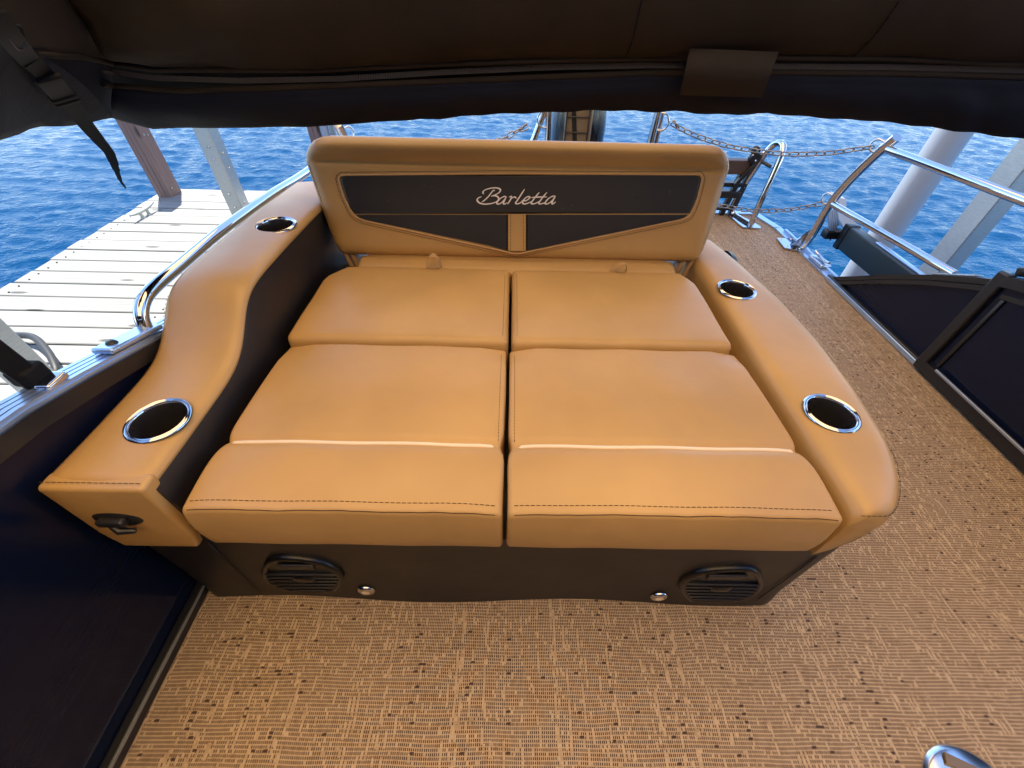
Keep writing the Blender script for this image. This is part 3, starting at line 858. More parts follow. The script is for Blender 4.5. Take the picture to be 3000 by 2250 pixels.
# charcoal inset: upper band and two lower wedges, each a padded plate
def inset(px, name, off=OFF, th=.0035):
    poly = [BP(u, v, off) for u, v in px]
    bag = Bag()
    c = sum(poly, Vector()) / len(poly)
    n = len(poly)
    inner = [p + (c - p).normalized() * .006 + BN * th for p in poly]
    lower = [p - BN * .008 for p in poly]
    v_ = lower + poly + inner
    f_ = [tuple(range(2 * n, 3 * n))] + [(i, (i + 1) % n, n + (i + 1) % n, n + i) for i in range(n)] + [(n + i, n + (i + 1) % n, 2 * n + (i + 1) % n, 2 * n + i) for i in range(n)]
    return from_data(name, v_, f_, DARK, bk, False)
inset([(1004, 517), (1012, 515), (1250, 513), (1500, 512), (1750, 513), (2035, 514), (2046, 517), (2051, 524), (2050, 534), (2040, 575), (2028, 606), (2018, 625), (1540, 626), (1490, 626), (1250, 626.5), (1040, 626), (1027, 608), (1012, 572), (1000, 534), (999, 523)], 'inset_band')
inset([(1042, 628.5), (1488, 628.5), (1488, 733), (1440, 720), (1070, 643), (1052, 636)], 'inset_wedge', OFF - .001)
inset([(1541, 628.5), (2015, 628.5), (2006, 636), (1990, 642), (1600, 722), (1541, 734)], 'inset_wedge', OFF - .001)
def strap_piece():
    poly = [BP(*p, OFF + .0012) for p in ((1489, 627.5), (1540, 627.5), (1539, 734), (1490, 734))]
    v_, f_ = plate_data(poly, BN, .0035); return from_data('centre_strap', v_, f_, TAN, bk, False)
strap_piece()
for u in (1496, 1533):
    stitches([BP(u, 629 + 104 * k / 10, OFF + .0050) for k in range(11)], None, THREAD, 'stitching', bk)
border = [(1004, 516), (1500, 511), (2046, 515), (2052, 524), (2050, 537), (2036, 590), (2020, 626), (2008, 637), (1990, 643), (1545, 736), (1515, 741), (1485, 736), (1070, 645), (1048, 636), (1032, 618), (1010, 572), (999, 534), (998, 522)]
def ring_px(off_px):
    n = len(border); out = []
    for i in range(n):
        p0, p1, p2 = Vector(border[i - 1]), Vector(border[i]), Vector(border[(i + 1) % n])
        e1, e2 = (p1 - p0).normalized(), (p2 - p1).normalized()
        n1, n2 = Vector((e1.y, -e1.x)), Vector((e2.y, -e2.x)); m_ = (n1 + n2).normalized()
        out.append(p1 + m_ * (off_px / max(.6, m_.dot(n1))))
    res = []
    for i in range(n):                                   # straight runs kept straight, corners eased by dense sampling
        a_, c_ = out[i], out[(i + 1) % n]; k_ = max(1, int((c_ - a_).length / 25))
        for k in range(k_): res.append(tuple(a_.lerp(c_, k / k_)))
    return res + res[:1]
tube('welt', smooth_path([BP(*p, OFF + .0005) for p in ring_px(2.0)], 5), .0028, TANW, bk, 8)
stitches(smooth_path([BP(*p, OFF + .0008) for p in ring_px(11)], 5), None, THREAD, 'stitching', bk, .006, .0025, .0008)
# side piping seams
for S, sg in ((left_px, 1), (right_px, -1)):
    pth = [BP(u + sg * 14, v, .0005 - .006) for u, v in S[2:9]]
    stitches(smooth_path(pth, 5), None, THREAD, 'stitching', bk)
# lettering, traced strokes as thin raised ribbons
K = 2212 / 350.0
strokes = [
 [(428, 432), (412, 402), (438, 366), (510, 336), (600, 320), (680, 322), (726, 342), (734, 372), (704, 410), (640, 446), (565, 474)],
 [(560, 470), (640, 464), (690, 488), (704, 522), (678, 562), (610, 596), (520, 614), (430, 617), (360, 600), (316, 566), (309, 532), (334, 502), (386, 481)],
 [(632, 372), (598, 372), (520, 470), (450, 540), (392, 581)],
 [(842, 482), (800, 479), (740, 510), (690, 562), (668, 600), (692, 617), (740, 602), (800, 548), (842, 492)],
 [(846, 478), (806, 556), (790, 604), (814, 616), (862, 588)],
 [(890, 492), (930, 476), (936, 500), (905, 560), (866, 622)],
 [(900, 556), (950, 505), (996, 486), (1028, 512)],
 [(1180, 340), (1112, 448), (1046, 548), (1014, 595), (1040, 613), (1090, 600), (1146, 560)],
 [(1126, 548), (1200, 556), (1258, 520), (1274, 490), (1240, 480), (1190, 510), (1152, 562), (1146, 600), (1182, 615), (1240, 600), (1296, 572)],
 [(1452, 400), (1392, 470), (1332, 550), (1300, 595), (1330, 614), (1390, 600), (1446, 566)],
 [(1592, 400), (1532, 470), (1472, 550), (1440, 600), (1470, 614), (1530, 600), (1576, 574)],
 [(1298, 498), (1440, 488), (1592, 486)],
 [(1746, 472), (1690, 475), (1620, 515), (1570, 572), (1556, 606), (1592, 615), (1650, 586), (1710, 530), (1744, 478)],
 [(1748, 466), (1702, 545), (1682, 595), (1700, 614), (1754, 574)]]
bag = Bag()
for si, s in enumerate(strokes):
    pts = smooth_path([Vector((a, c, 0)) for a, c in s], 6); n = len(pts); top, bot = [], []
    for i, p in enumerate(pts):
        tg = (pts[min(i + 1, n - 1)] - pts[max(i - 1, 0)]).normalized(); nn = Vector((-tg.y, tg.x, 0))
        ang = abs(tg.x * .75 - tg.y * .66)           # broad-nib contrast
        w = (9.5 + 6.0 * abs(tg.x * .5 + tg.y * .86)) * (.45 + .55 * min(1, i / 4, (n - 1 - i) / 4))
        for sgn, lst in ((1, top), (-1, bot)):
            q = p + nn * w * sgn; lst.append((1350 + q.x / K, 500 + q.y / K))
    o_ = OFF + .0040 + si * .00006
    v_, f_ = [], []
    for (a, c) in zip(top, bot): v_ += [BP(*a, o_), BP(*c, o_), BP(*a, o_ - .0035), BP(*c, o_ - .0035)]
    for i in range(n - 1):
        a = i * 4; d = a + 4
        f_ += [(a, a + 1, d + 1, d), (a, d, d + 2, a + 2), (a + 1, a + 3, d + 3, d + 1)]
    f_ += [(0, 2, 3, 1), (4 * n - 4, 4 * n - 3, 4 * n - 1, 4 * n - 2)]
    bag.put((v_, f_))
lo = bag.build('script_lettering', LETTER, bk, False, None); lo['label'] = 'pale script lettering stitched on the charcoal band'
# hinge brackets under the backrest
for x in (-.497, .548):
    for d in (0, .028):
        xx = x + (d if x > 0 else -d * .7)
        box('hinge_bracket', (xx, 1.225, .452), (.012, .03, .16), TANW, sofa, .003, Matrix.Rotation(R(12 if x > 0 else -12), 3, 'Y'))

# ---------------- speakers and courtesy lights on the plinth
spx = [(150, 500), (180, 400), (235, 310), (330, 270), (500, 258), (750, 272), (1000, 312), (1200, 372), (1350, 440), (1450, 510), (1492, 590), (1470, 670), (1420, 750), (1370, 800), (1150, 825), (850, 832), (600, 800), (400, 750), (250, 675), (170, 590)]
spR = [(202, 520), (230, 450), (300, 385), (430, 315), (600, 262), (800, 230), (1000, 216), (1250, 214), (1400, 228), (1490, 262), (1550, 340), (1582, 430), (1575, 500), (1530, 575), (1440, 650), (1310, 715), (1120, 755), (850, 762), (560, 758), (380, 752), (300, 690), (240, 600)]
def speaker(pts, ox, oy, mirror):
    S = 2212 / 400.0
    poly = [PY(ox + a / S, oy + c / S, FYF - .001) for a, c in pts]
    c = sum(poly, Vector()) / len(poly); n = len(poly)
    rings = []
    for sc, dy in ((1.0, .003), (1.0, -.003), (.975, -.007), (.92, -.0095), (.86, -.008), (.84, -.003)):
        rings.append([Vector((c.x + (p.x - c.x) * sc, FYF + dy, c.z + (p.z - c.z) * sc)) for p in poly])
    o = loft('speaker', rings, SPKB, sofa, cap=True, auto=60)
    xs = [p.x for p in poly]; zs = [p.z for p in poly]; zl, zh = min(zs), max(zs); xl, xr = min(xs), max(xs)
    def span(z):
        out = []
        for a, b_ in zip(poly, poly[1:] + poly[:1]):
            if (a.z - z) * (b_.z - z) < 0: out.append(a.x + (b_.x - a.x) * (z - a.z) / (b_.z - a.z))
        return (min(out), max(out)) if len(out) > 1 else None
    for k in range(6):
        z = zl + (zh - zl) * (.10 + .095 * k); sp_ = span(z)
        if not sp_: continue
        a, b_ = sp_; m_ = (a + b_) / 2; h_ = (b_ - a) / 2 * .90
        rbox('grille_slat', (m_ - h_, FYF - .0095, z - .0030), (m_ + h_, FYF - .001, z + .0030), .0024, SPKB, o, (6, 1, 1))
    z = zl + (zh - zl) * .80; a, b_ = span(z); m_ = (a + b_) / 2; h_ = (b_ - a) / 2 * .55
    rbox('tweeter_scoop', (m_ - h_, FYF - .0100, z - .012), (m_ + h_, FYF - .004, z + .008), .0025, BLACKP, o, (6, 1, 1))
    lathe('centre_badge', [(0, .004), (.010, .004), (.014, .002), (.016, 0)], Vector((c.x, FYF - .0085, c.z - .012)), SPKB, o, 18, Matrix.Diagonal((1.5, 1, .9)) @ Matrix.Rotation(R(90), 3, 'X'))
speaker(spx, 740, 1580, False); speaker(spR, 1950, 1620, True)
for u, v in ((1073, 1729), (1930, 1747)):
    p = PY(u, v, FYF)
    rm = Matrix.Rotation(R(90), 3, 'X')
    l_ = lathe('courtesy_light', [(.010, .006), (.014, .0065), (.019, .004), (.0205, 0)], p, CHROME, sofa, 24, rm)
    lathe('lens', [(0, .004), (.006, .0045), (.0105, .006)], p, CREAM, l_, 20, rm)

# ================================================================== CHROME STERN RAILS AND CHAINS
def stern_rail(x, label, mir):
    rl = thing('stern_rail', (x, 2.28, 0), label, 'railing')
    A = lambda u, v: PX(u, v, 1.70)
    post = [A(*p) for p in ((2345, 735), (2378, 690), (2430, 602), (2475, 545), (2520, 498), (2570, 450), (2628, 402))]
    post = [Vector((x, p.y, max(p.z, .004))) for p in post]
    tube('curved_post', post, .0205, CHROME, rl, 18, 6)
    b1 = [Vector((x, 2.09, .572)), Vector((x, 1.41, .590))]
    if mir:
        b1 = [Vector((x, 2.09, .558)), Vector((x, 1.686, .560)), Vector((x, 1.36, .585)), Vector((x, 1.07, .600)), Vector((x, .87, .602)), Vector((x, .775, .602)), Vector((x, .732, .594)), Vector((x, .706, .572)), Vector((x, .696, .536))]
    else:
        b1 = [Vector((x, 2.085, .574)), Vector((x, 1.41, .600)), Vector((x, .9, .62))]
    tube('upper_bar', b1, .0135 if mir else .0165, CHROME, rl, 18, 6)
    if mir:
        box('rail_foot', (x, .655, fence_top(.655) + .008), (.042, .13, .012), TRIM, rl, .004, Matrix.Rotation(R(-14.5), 3, 'X'))
        lathe('bolt', [(0, .008), (.007, .007), (.010, .003), (.011, 0)], (x, .618, fence_top(.618) + .012), BLACKP, rl, 12)
    else:
        tube('lower_bar', [Vector((x, 2.232, .275)), Vector((x, 1.431, .318))], .0155, CHROME, rl, 16)
        box('bar_foot', (x - .005, 1.42, fence_top(1.42) + .004), (.035, .16, .008), ALU, rl, .003, Matrix.Rotation(R(-27), 3, 'X'))
    # hoops that take the chain hooks
    for z, y in ((.57, 2.115), (.285, 2.245)):
        sg = -1
        hp_ = [Vector((x, y + .0, z + .022)), Vector((x + sg * .02, y + .035, z + .030)), Vector((x + sg * .035, y + .045, z + .008)), Vector((x + sg * .028, y + .03, z - .018)), Vector((x, y + .01, z - .022))]
        if mir: hp_ = [Vector((2 * x - p.x, p.y, p.z)) for p in hp_]
        tube('hoop', hp_, .0045, CHROME, rl, 8, 5)
    sx = -1 if not mir else 1
    pl = plate('base_plate', [(x + sx * .115, 2.27, .003), (x + sx * .10, 2.40, .003), (x - sx * .0, 2.40, .003), (x - sx * .03, 2.36, .003), (x - sx * .03, 2.25, .003), (x + sx * .05, 2.24, .003)], (0, 0, 1), .009, CHROME, rl, .002)
    for bx, by in ((.09, 2.29), (.085, 2.38), (.03, 2.26), (.02, 2.385)):
        lathe('bolt', [(0, .004), (.004, .0035), (.007, 0)], (x + sx * bx, by, .0122), CHROME, pl, 10)
    vv, ff = plate_data([(x + sx * .004, 2.30, .01), (x + sx * .06, 2.31, .01), (x + sx * .004, 2.285, .11)], (0, 1, 0), .008)
    from_data('gusset', vv, ff, CHROME, rl, False)
stern_rail(1.70, 'curved chrome stern rail with two bars at the right, chain hooked on', False)
stern_rail(-.764, 'chrome rail running along the left fence behind the tan armrest', True)

# tow bar uprights behind the backrest
tb = thing('tow_bar', (.45, 2.4, 0), 'chrome tow bar uprights rising behind the backrest beside the motor', 'tow bar')
for x in (.186, .715):
    sgn = -1 if x < .4 else 1
    tube('upright', [(x, 2.40, .0), (x + sgn * .0, 2.40, .5), (x + sgn * .012, 2.40, .85)], .019, CHROME, tb, 16)
    tube('brace', [(x + sgn * (.25 if sgn < 0 else .02), 2.43, 0), (x + sgn * (.055 if sgn < 0 else .028), 2.41, .55), (x + sgn * .012, 2.40, .80)] if sgn > 0 else [(x - .20, 2.40, .2), (x - .07, 2.40, .52), (x - .012, 2.40, .68)], .015, CHROME, tb, 14)
    hx = x + sgn * .045
    tube('hoop', [(x + sgn * .012, 2.39, .635), (hx, 2.385, .63), (hx + sgn * .018, 2.385, .595), (hx, 2.385, .565), (x + sgn * .015, 2.39, .56)], .0045, CHROME, tb, 8, 5)

# chains: stadium links, every second one turned a quarter
LL, LW, LR = .043, .0225, .0031
def link_mesh():
    pts = []
    for k in range(14):
        a = 2 * math.pi * k / 14; cx = (LL / 2 - LW / 2) * (1 if math.cos(a) > 0 else -1) if abs(math.cos(a)) > 1e-6 else 0
        pts.append(Vector((cx + LW / 2 * math.cos(a), LW / 2 * math.sin(a), 0)))
    n = len(pts); v_, f_ = [], []
    for i, p in enumerate(pts):
        tg = (pts[(i + 1) % n] - pts[i - 1]).normalized(); nn = Vector((-tg.y, tg.x, 0))
        for k in range(5):
            a = 2 * math.pi * k / 5; v_.append(p + nn * (LR * math.cos(a)) + Vector((0, 0, LR * math.sin(a))))
    for i in range(n):
        for k in range(5): f_.append((i * 5 + k, i * 5 + (k + 1) % 5, ((i + 1) % n) * 5 + (k + 1) % 5, ((i + 1) % n) * 5 + k))
    me = bpy.data.meshes.new('chain_link'); me.from_pydata([tuple(p) for p in v_], [], f_)
    for f in me.polygons: f.use_smooth = True
    me.materials.append(CHAINM); me.update(); return me
LINK = link_mesh()
def chain(path, label, name='safety_chain'):
    path = smooth_path(path, 12); L = [0]
    for a, c in zip(path, path[1:]): L.append(L[-1] + (c - a).length)
    pitch_ = LL - 2 * LR - .0008
    root = thing(name, tuple(path[0]), label, 'chain', 'safety chains across the stern')
    n = int(L[-1] / pitch_); pts = resample(path, n + 1)
    for i in range(n):
        a, c = pts[i], pts[i + 1]; d = (c - a).normalized()
        ref = Vector((0, 0, 1)); side = d.cross(ref).normalized(); upv = side.cross(d)
        ang = R(35) + (R(90) if i % 2 else 0) + random.uniform(-.15, .15)
        y_ = upv * math.cos(ang) + side * math.sin(ang); z_ = d.cross(y_)
        M = Matrix(((d.x, y_.x, z_.x, 0), (d.y, y_.y, z_.y, 0), (d.z, y_.z, z_.z, 0), (0, 0, 0, 1)))
        o = add('chain_link', LINK, None, root)
        o.matrix_basis = Matrix.Translation((a + c) / 2) @ M
    # snap hook at the first end
    d = (path[6] - path[0]).normalized()
    tube('snap_hook', [path[0] + Vector((0, 0, .012)), path[0] + d * .012 + Vector((0, 0, .014)), path[0] + d * .028, path[0] + d * .045], [.003, .005, .005, .003], CHAINM, root, 8, 3)
up = [(1968, 362), (2000, 380), (2045, 400), (2092, 416), (2146, 431), (2217, 442), (2271, 449), (2336, 452), (2434, 448), (2502, 438), (2559, 431)]
ya = [2.385 + (2.15 - 2.385) * (u - 1968) / (2559 - 1968) for u, v in up]
chain([PY(u, v, y) for (u, v), y in zip(up, ya)], 'upper sagging steel chain hooked between tow bar and right rail')
lw = [(1925, 560), (2000, 580), (2060, 594), (2100, 602), (2130, 605), (2163, 612), (2190, 616), (2230, 618), (2277, 617), (2325, 613), (2380, 602), (2412, 596)]
ya = [2.40 + (2.27 - 2.40) * (u - 1925) / (2412 - 1925) for u, v in lw]
chain([PY(u, v, y) for (u, v), y in zip(lw, ya)], 'lower steel chain low across the right-hand stern gap')
lf_ = [(1545, 372), (1515, 384), (1480, 404), (1430, 425), (1300, 455), (1150, 440), (1040, 410)]
ya = [2.39, 2.38, 2.37, 2.35, 2.3, 2.24, 2.16]
chain([PY(u, v, y) for (u, v), y in zip(lf_, ya)], 'steel chain dipping behind the backrest left of the motor')

# ================================================================== BOARDING LADDER AND HAND RAIL
ld = thing('boarding_ladder', (1.3, 2.76, 0), 'folded black boarding ladder at the stern behind the backrest', 'ladder')
def LP(u, v, y=2.76): return PY(u, v, y)
for (a, b_, w) in (((2138, 628), (2215, 470), .017), ((2110, 632), (2188, 478), .015)):
    p, q = LP(*a), LP(*b_)
    d = (q - p); box('side_rail', (p + q) / 2, (.034, .03, d.length), BLACKP, ld, .004, d.to_track_quat('Z', 'Y').to_matrix())
p, q = LP(2150, 545, 2.735), LP(2222, 468, 2.735); d = q - p
box('folding_arm', (p + q) / 2, (.026, .02, d.length), BLACKP, ld, .004, d.to_track_quat('Z', 'Y').to_matrix())
for (u0, u1, v0, v1, mt) in ((1990, 2194, 462, 508, BROWNP), (1990, 2182, 528, 545, BLACKP), (1990, 2160, 553, 577, BLACKP), (1990, 2135, 598, 612, BLACKP)):
    a, c = LP(u0, v0, 2.77), LP(u1, v1, 2.77)
    box('tread', (a + c) / 2, (abs(c.x - a.x), .06, abs(a.z - c.z)), mt, ld, .004)
h_ = LP(2212, 465, 2.735)
lathe('hinge', [(0, .012), (.030, .012), (.034, .006), (.034, -.02), (0, -.02)], h_, BLACKP, ld, 18, Matrix.Rotation(R(90), 3, 'X'))
h2 = LP(2216, 442, 2.735)
lathe('hinge', [(0, .010), (.020, .010), (.024, .004), (.024, -.02), (0, -.02)], h2, BLACKP, ld, 18, Matrix.Rotation(R(90), 3, 'X'))
for u, v in ((2206, 455), (2214, 471)):
    lathe('bolt', [(0, .004), (.004, .003), (.006, 0)], LP(u, v, 2.72), CHROME, ld, 8, Matrix.Rotation(R(90), 3, 'X'))
a, c = LP(2232, 474, 2.72), LP(2258, 488, 2.66)
tube('stay_bar', [a, c], .010, BLACKP, ld, 8)

hr = thing('hand_rail', (1.51, 2.6, 0), 'short chrome hand rail hoop beside the folded ladder on the deck', 'railing')
near = [PX(u, v, 1.53) for u, v in ((2198, 662), (2222, 605), (2245, 555), (2262, 505), (2268, 478))]
near = [Vector((p.x, 2.575 + .12 * (p.z / .45) ** 2, max(p.z, .003))) for p in near]
hpts = [Vector((1.515, 2.575, .004)), Vector((1.52, 2.585, .14)), Vector((1.535, 2.60, .30)), Vector((1.545, 2.62, .405)), Vector((1.548, 2.66, .445)), Vector((1.535, 2.71, .435)), Vector((1.515, 2.735, .38)), Vector((1.49, 2.75, .26)), Vector((1.465, 2.765, .13)), Vector((1.455, 2.765, .06)), Vector((1.47, 2.74, .012)), Vector((1.49, 2.66, .010)), Vector((1.51, 2.59, .010))]
tube('hoop_tube', hpts, .0175, CHROME, hr, 14, 6)
plate('foot_plate', [(1.455, 2.545, .003), (1.56, 2.535, .003), (1.575, 2.56, .003), (1.565, 2.60, .003), (1.50, 2.755, .003), (1.43, 2.765, .003)], (0, 0, 1), .007, CHROME, hr, .002)

# deck edge cleat
ck = thing('deck_cleat', (1.70, 2.08, .012), 'small chrome pop-up cleat on the right deck edge near the rail foot', 'cleat')
rbox('body', (1.665, 2.03, .013), (1.725, 2.16, .030), .007, CHROME, ck, (3, 6, 1))
tube('horn', [(1.69, 2.02, .05), (1.695, 2.06, .040), (1.695, 2.12, .040), (1.69, 2.16, .05)], [.006, .008, .008, .006], CHROME, ck, 10, 3)

# ================================================================== OUTBOARD MOTOR
om = thing('outboard_motor', (.42, 3.0, -.4), 'glossy black outboard motor with brown seat reflection built on its front behind the backrest', 'motor')
def cowl_ring(z, w, d, y0, x0=.425, n=36, p=2.8):
    out = []
    for k in range(n):
        a = 2 * math.pi * k / n; ca, sa = math.cos(a), math.sin(a)
        out.append(Vector((x0 + w * math.copysign(abs(ca) ** (2 / p), ca), y0 + d * math.copysign(abs(sa) ** (2 / p), sa), z)))
    return out
loft('cowl', [cowl_ring(-.05, .10, .20, 3.15), cowl_ring(.1, .15, .25, 3.15), cowl_ring(.3, .172, .28, 3.15), cowl_ring(.45, .172, .29, 3.15), cowl_ring(.56, .160, .28, 3.15), cowl_ring(.66, .14, .26, 3.16), cowl_ring(.74, .11, .22, 3.17), cowl_ring(.78, .06, .15, 3.18)], GLOSSB, om, auto=60)
loft('leg', [cowl_ring(-1.3, .04, .12, 3.15, p=2), cowl_ring(-.5, .05, .14, 3.15, p=2), cowl_ring(-.05, .09, .19, 3.15, p=2.4)], GLOSSB, om)
box('reflection_panel', (.393, 2.855, .42), (.165, .03, .46), TANP, om, .012)  # panel, rods and stripe imitate the seat's reflection in the cowl
for x in (.318, .452): tube('reflection_rod', [(x, 2.832, .20), (x, 2.832, .66)], .0048, BLACKP, om, 8)
for z in (.44, .52): tube('reflection_rod', [(.318, 2.832, z), (.452, 2.832, z)], .0044, BLACKP, om, 8)
box('reflection_stripe', (.372, 2.838, .45), (.026, .004, .40), BLACKP, om, .001, Matrix.Rotation(R(-9), 3, 'Y'))
lathe('reflection_ring', [(.010, .003), (.013, .003), (.013, 0)], (.428, 2.839, .565), TANP, om, 14, Matrix.Rotation(R(90), 3, 'X'))

# ================================================================== THINGS BEYOND THE RIGHT FENCE
pil = thing('piling', (2.82, 3.03, -2), 'round white sleeved piling in the water beyond the right rail', 'piling')
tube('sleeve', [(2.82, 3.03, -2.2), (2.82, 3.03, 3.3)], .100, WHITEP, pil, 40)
square_post('lift_post', 2.765, 2.875, 2.42, 2.56, -2.2, 3.3, ALU, 'square pale metal lift post crossing the right rail bars', 'post', None)
bm_ = thing('lift_beam', (2.3, 2.2, -.2), 'dark green boxed lift beam just outside the right fence', 'beam')
# beam runs fore and aft outside the hull
bx0, bx1 = 2.10, 2.165
v_, f_ = [], []
rbox('beam_box', (bx0, .3, -.105), (bx1, 2.54, .036), .008, BEAMM, bm_, (2, 12, 2))
rbox('end_cap', (bx0 - .006, 2.515, -.112), (bx1 + .006, 2.565, .042), .008, BLACKP, bm_, (2, 2, 2))
rbox('top_rail_or_sky_strip', (bx0 + .018, .3, .0365), (bx1 - .018, 2.30, .046), .003, TRIM, bm_, (1, 8, 1))  # blue strip standing in for the sky's reflection along the beam top
gd = thing('lift_guide', (2.2, 2.65, -.3), 'blue-grey ribbed guide pad with white block at the end of the lift beam', 'guide')
gpoly = [PY(u, v, 2.60) for u, v in ((2426, 622), (2454, 605), (2459, 655), (2431, 708))]
v_, f_ = plate_data(gpoly, (.25, 1, 0), .022); from_data('guide_pad', v_, f_, PADM, gd, False)
for k in range(5):
    w = (k + .5) / 5; a_ = gpoly[0].lerp(gpoly[1], w); c_ = gpoly[3].lerp(gpoly[2], w)
    tube('rib', [a_ - Vector((.25, 1, 0)) * .001, c_ - Vector((.25, 1, 0)) * .001], .003, PADM, gd, 6)
v_, f_ = plate_data([PY(u, v, 2.66) for u, v in ((2456, 578), (2478, 583), (2480, 614), (2508, 652), (2518, 694), (2475, 672), (2457, 640))], (0, 1, 0), .10)
from_data('white_block', v_, f_, WHITEB, gd, False)
box('pad_foot', (gpoly[2].lerp(gpoly[3], .5) + Vector((0, .012, -.012))), (.11, .06, .05), BLACKP, gd, .004)
lathe('screw', [(0, .02), (.006, .02), (.009, .012), (.009, 0)], gpoly[1] + Vector((0, .012, 0)), BLACKP, gd, 10)

# ================================================================== FOLDED BIMINI IN ITS BOOT
bi = thing('folded_bimini', (.4, 1.05, .9), 'dark canvas bimini boot with zipper and straps hanging over the seat', 'canopy')
def dep(u): return interp([-500, 0, 100, 330, 3000, 3500], [.48, .70, .79, 1.0, 1.0, .98], u)
cols = [-420, -300, -200, -100, -40] + list(range(0, 3000, 30)) + [3000, 3150, 3350, 3700, 4200]
lipU = [-500, 0, 60, 120, 240, 330, 450, 900, 1300, 1700, 1900, 2300, 2600, 3000, 4200]
lipV = [190, 168, 166, 160, 166, 186, 204, 207, 188, 175, 172, 170, 172, 190, 260]
zipV = lambda u: interp([-500, 240, 300, 450, 700, 1000, 1300, 1600, 1900, 2290, 2600, 3000, 4200], [215, 195, 206, 228, 236, 230, 211, 197, 191, 194, 196, 206, 280], u)
f1U = [-500, 240, 330, 520, 1000, 1600, 1900, 2300, 2700, 3000, 4200]
f1V = [230, 232, 250, 266, 250, 225, 213, 212, 216, 226, 300]
botU = [-500, 0, 60, 90, 100, 200, 270, 326, 332, 400, 450, 600, 900, 1000, 1300, 1450, 1600, 1770, 2000, 2050, 2100, 2250, 2330, 2400, 2550, 2620, 2700, 2850, 3000, 4200]
botV = [470, 411, 392, 377, 371, 371, 358, 344, 346, 366, 378, 375, 372, 365, 346, 335, 329, 324, 328, 333, 336, 333, 340, 345, 354, 362, 370, 390, 408, 560]
def fold(u, s):
    """wrinkles fanning out from the strap at the left end"""
    a = 0
    if u < 1400:
        ph = (s * 5.2 - (u - 100) / 330.0)
        a = .020 * math.sin(ph * 2.6) * math.exp(-max(0, u - 250) / 420.0) * sstep(-60, 140, u)
    return a + .010 * mnoise.noise(Vector((u * .0045, s * 2.2, 1))) + .004 * mnoise.noise(Vector((u * .02, s * 6, 5)))
rings = []
for u in cols:
    y0 = dep(u); l = PY(u, interp(lipU, lipV, u), y0)
    n_dir = Vector((0, 1, 0)) if u > 330 else Vector((-.45, .9, 0)).normalized()
    base = l.copy(); zt = 1.25
    prof = [(.012, 0), (-.004, .003), (-.022, .014), (-.040, .035), (-.052, .065), (-.060, .100), (-.062, .135), (-.056, .17), (-.04, .21), (.0, .25), (.06, .275), (.14, .27), (.20, .24), (.235, .19), (.24, .13), (.22, .07), (.17, .02), (.10, -.005), (.05, -.005)]
    ring = []
    for i, (dy, dz) in enumerate(prof):
        w = fold(u, i / 8.0) if i < 10 else 0
        ring.append(base + n_dir * (dy - w) + Vector((0, 0, dz)))
    rings.append(ring)
loft('boot_cover', rings, CANVAS, bi, auto=None)
# lower flap
def flap(name, ulist, topf, botf, mat, doff, bulge, parent, nv=10, scal=0.0, thick=.004):
    rings = []
    for u in ulist:
        y0 = dep(u); a = PY(u, topf(u), y0 + doff); c = PY(u, botf(u), y0 + doff + .035)
        n_dir = Vector((0, 1, 0)) if u > 330 else Vector((-.45, .9, 0)).normalized()
        fr, bk_ = [], []
        for k in range(nv + 1):
            s = k / nv; p = a.lerp(c, s)
            w = bulge * math.sin(math.pi * s) + scal * s * (math.sin(u * .021) + .6 * math.sin(u * .043 + 1)) + .004 * mnoise.noise(Vector((u * .008, s * 2.0, 3)))
            if s < .12: w += .006 * (s / .12)
            fr.append(p - n_dir * w); bk_.append(p - n_dir * (w - thick))
        rings.append(fr + bk_[::-1])
    return loft(name, rings, mat, parent, auto=70)
f1 = lambda u: interp(f1U, f1V, u)
bt = lambda u: interp(botU, botV, u) + (2.2 * math.sin(u * .05) if u > 1200 else 0)
flap('lower_flap', [u for u in cols if u >= 330], f1, bt, CANVAS2, .008, .020, bi, 12, .003)
flap('end_flap', [u for u in cols if u <= 330], lambda u: interp(lipU, lipV, u) - 22, bt, CANVAS2, .004, .012, bi, 10, .0)
flap('zipper_tape', [u for u in cols if u >= 270], lambda u: interp(lipU, lipV, u) + 1, lambda u: f1(u) + 4, STRAPM, .014, .0, bi, 4, 0, .003)
# rolled hem above the flap
tube('hem_roll', [PY(u, f1(u) + 1, dep(u) + .006) for u in cols if u >= 300], .0055, CANVAS, bi, 8)
tube('hem_roll', [PY(u, interp(lipU, lipV, u) + 0, dep(u) - .002) for u in cols if u >= 60], .0045, CANVAS, bi, 8)
# zipper teeth
bag = Bag(); u = 300.0
while u < 3060:
    p = PY(u, zipV(u), dep(u) + .008)
    if not 2005 < u < 2262:
        bag.put(box_data(p + Vector((0, 0, .0022)), (.0022, .003, .0048))); bag.put(box_data(p + Vector((.0020, 0, -.0022)), (.0022, .003, .0048)))
    u += 4.9
z_ = bag.build('zipper_teeth', ZIP, bi, False, None); z_['kind'] = 'stuff'
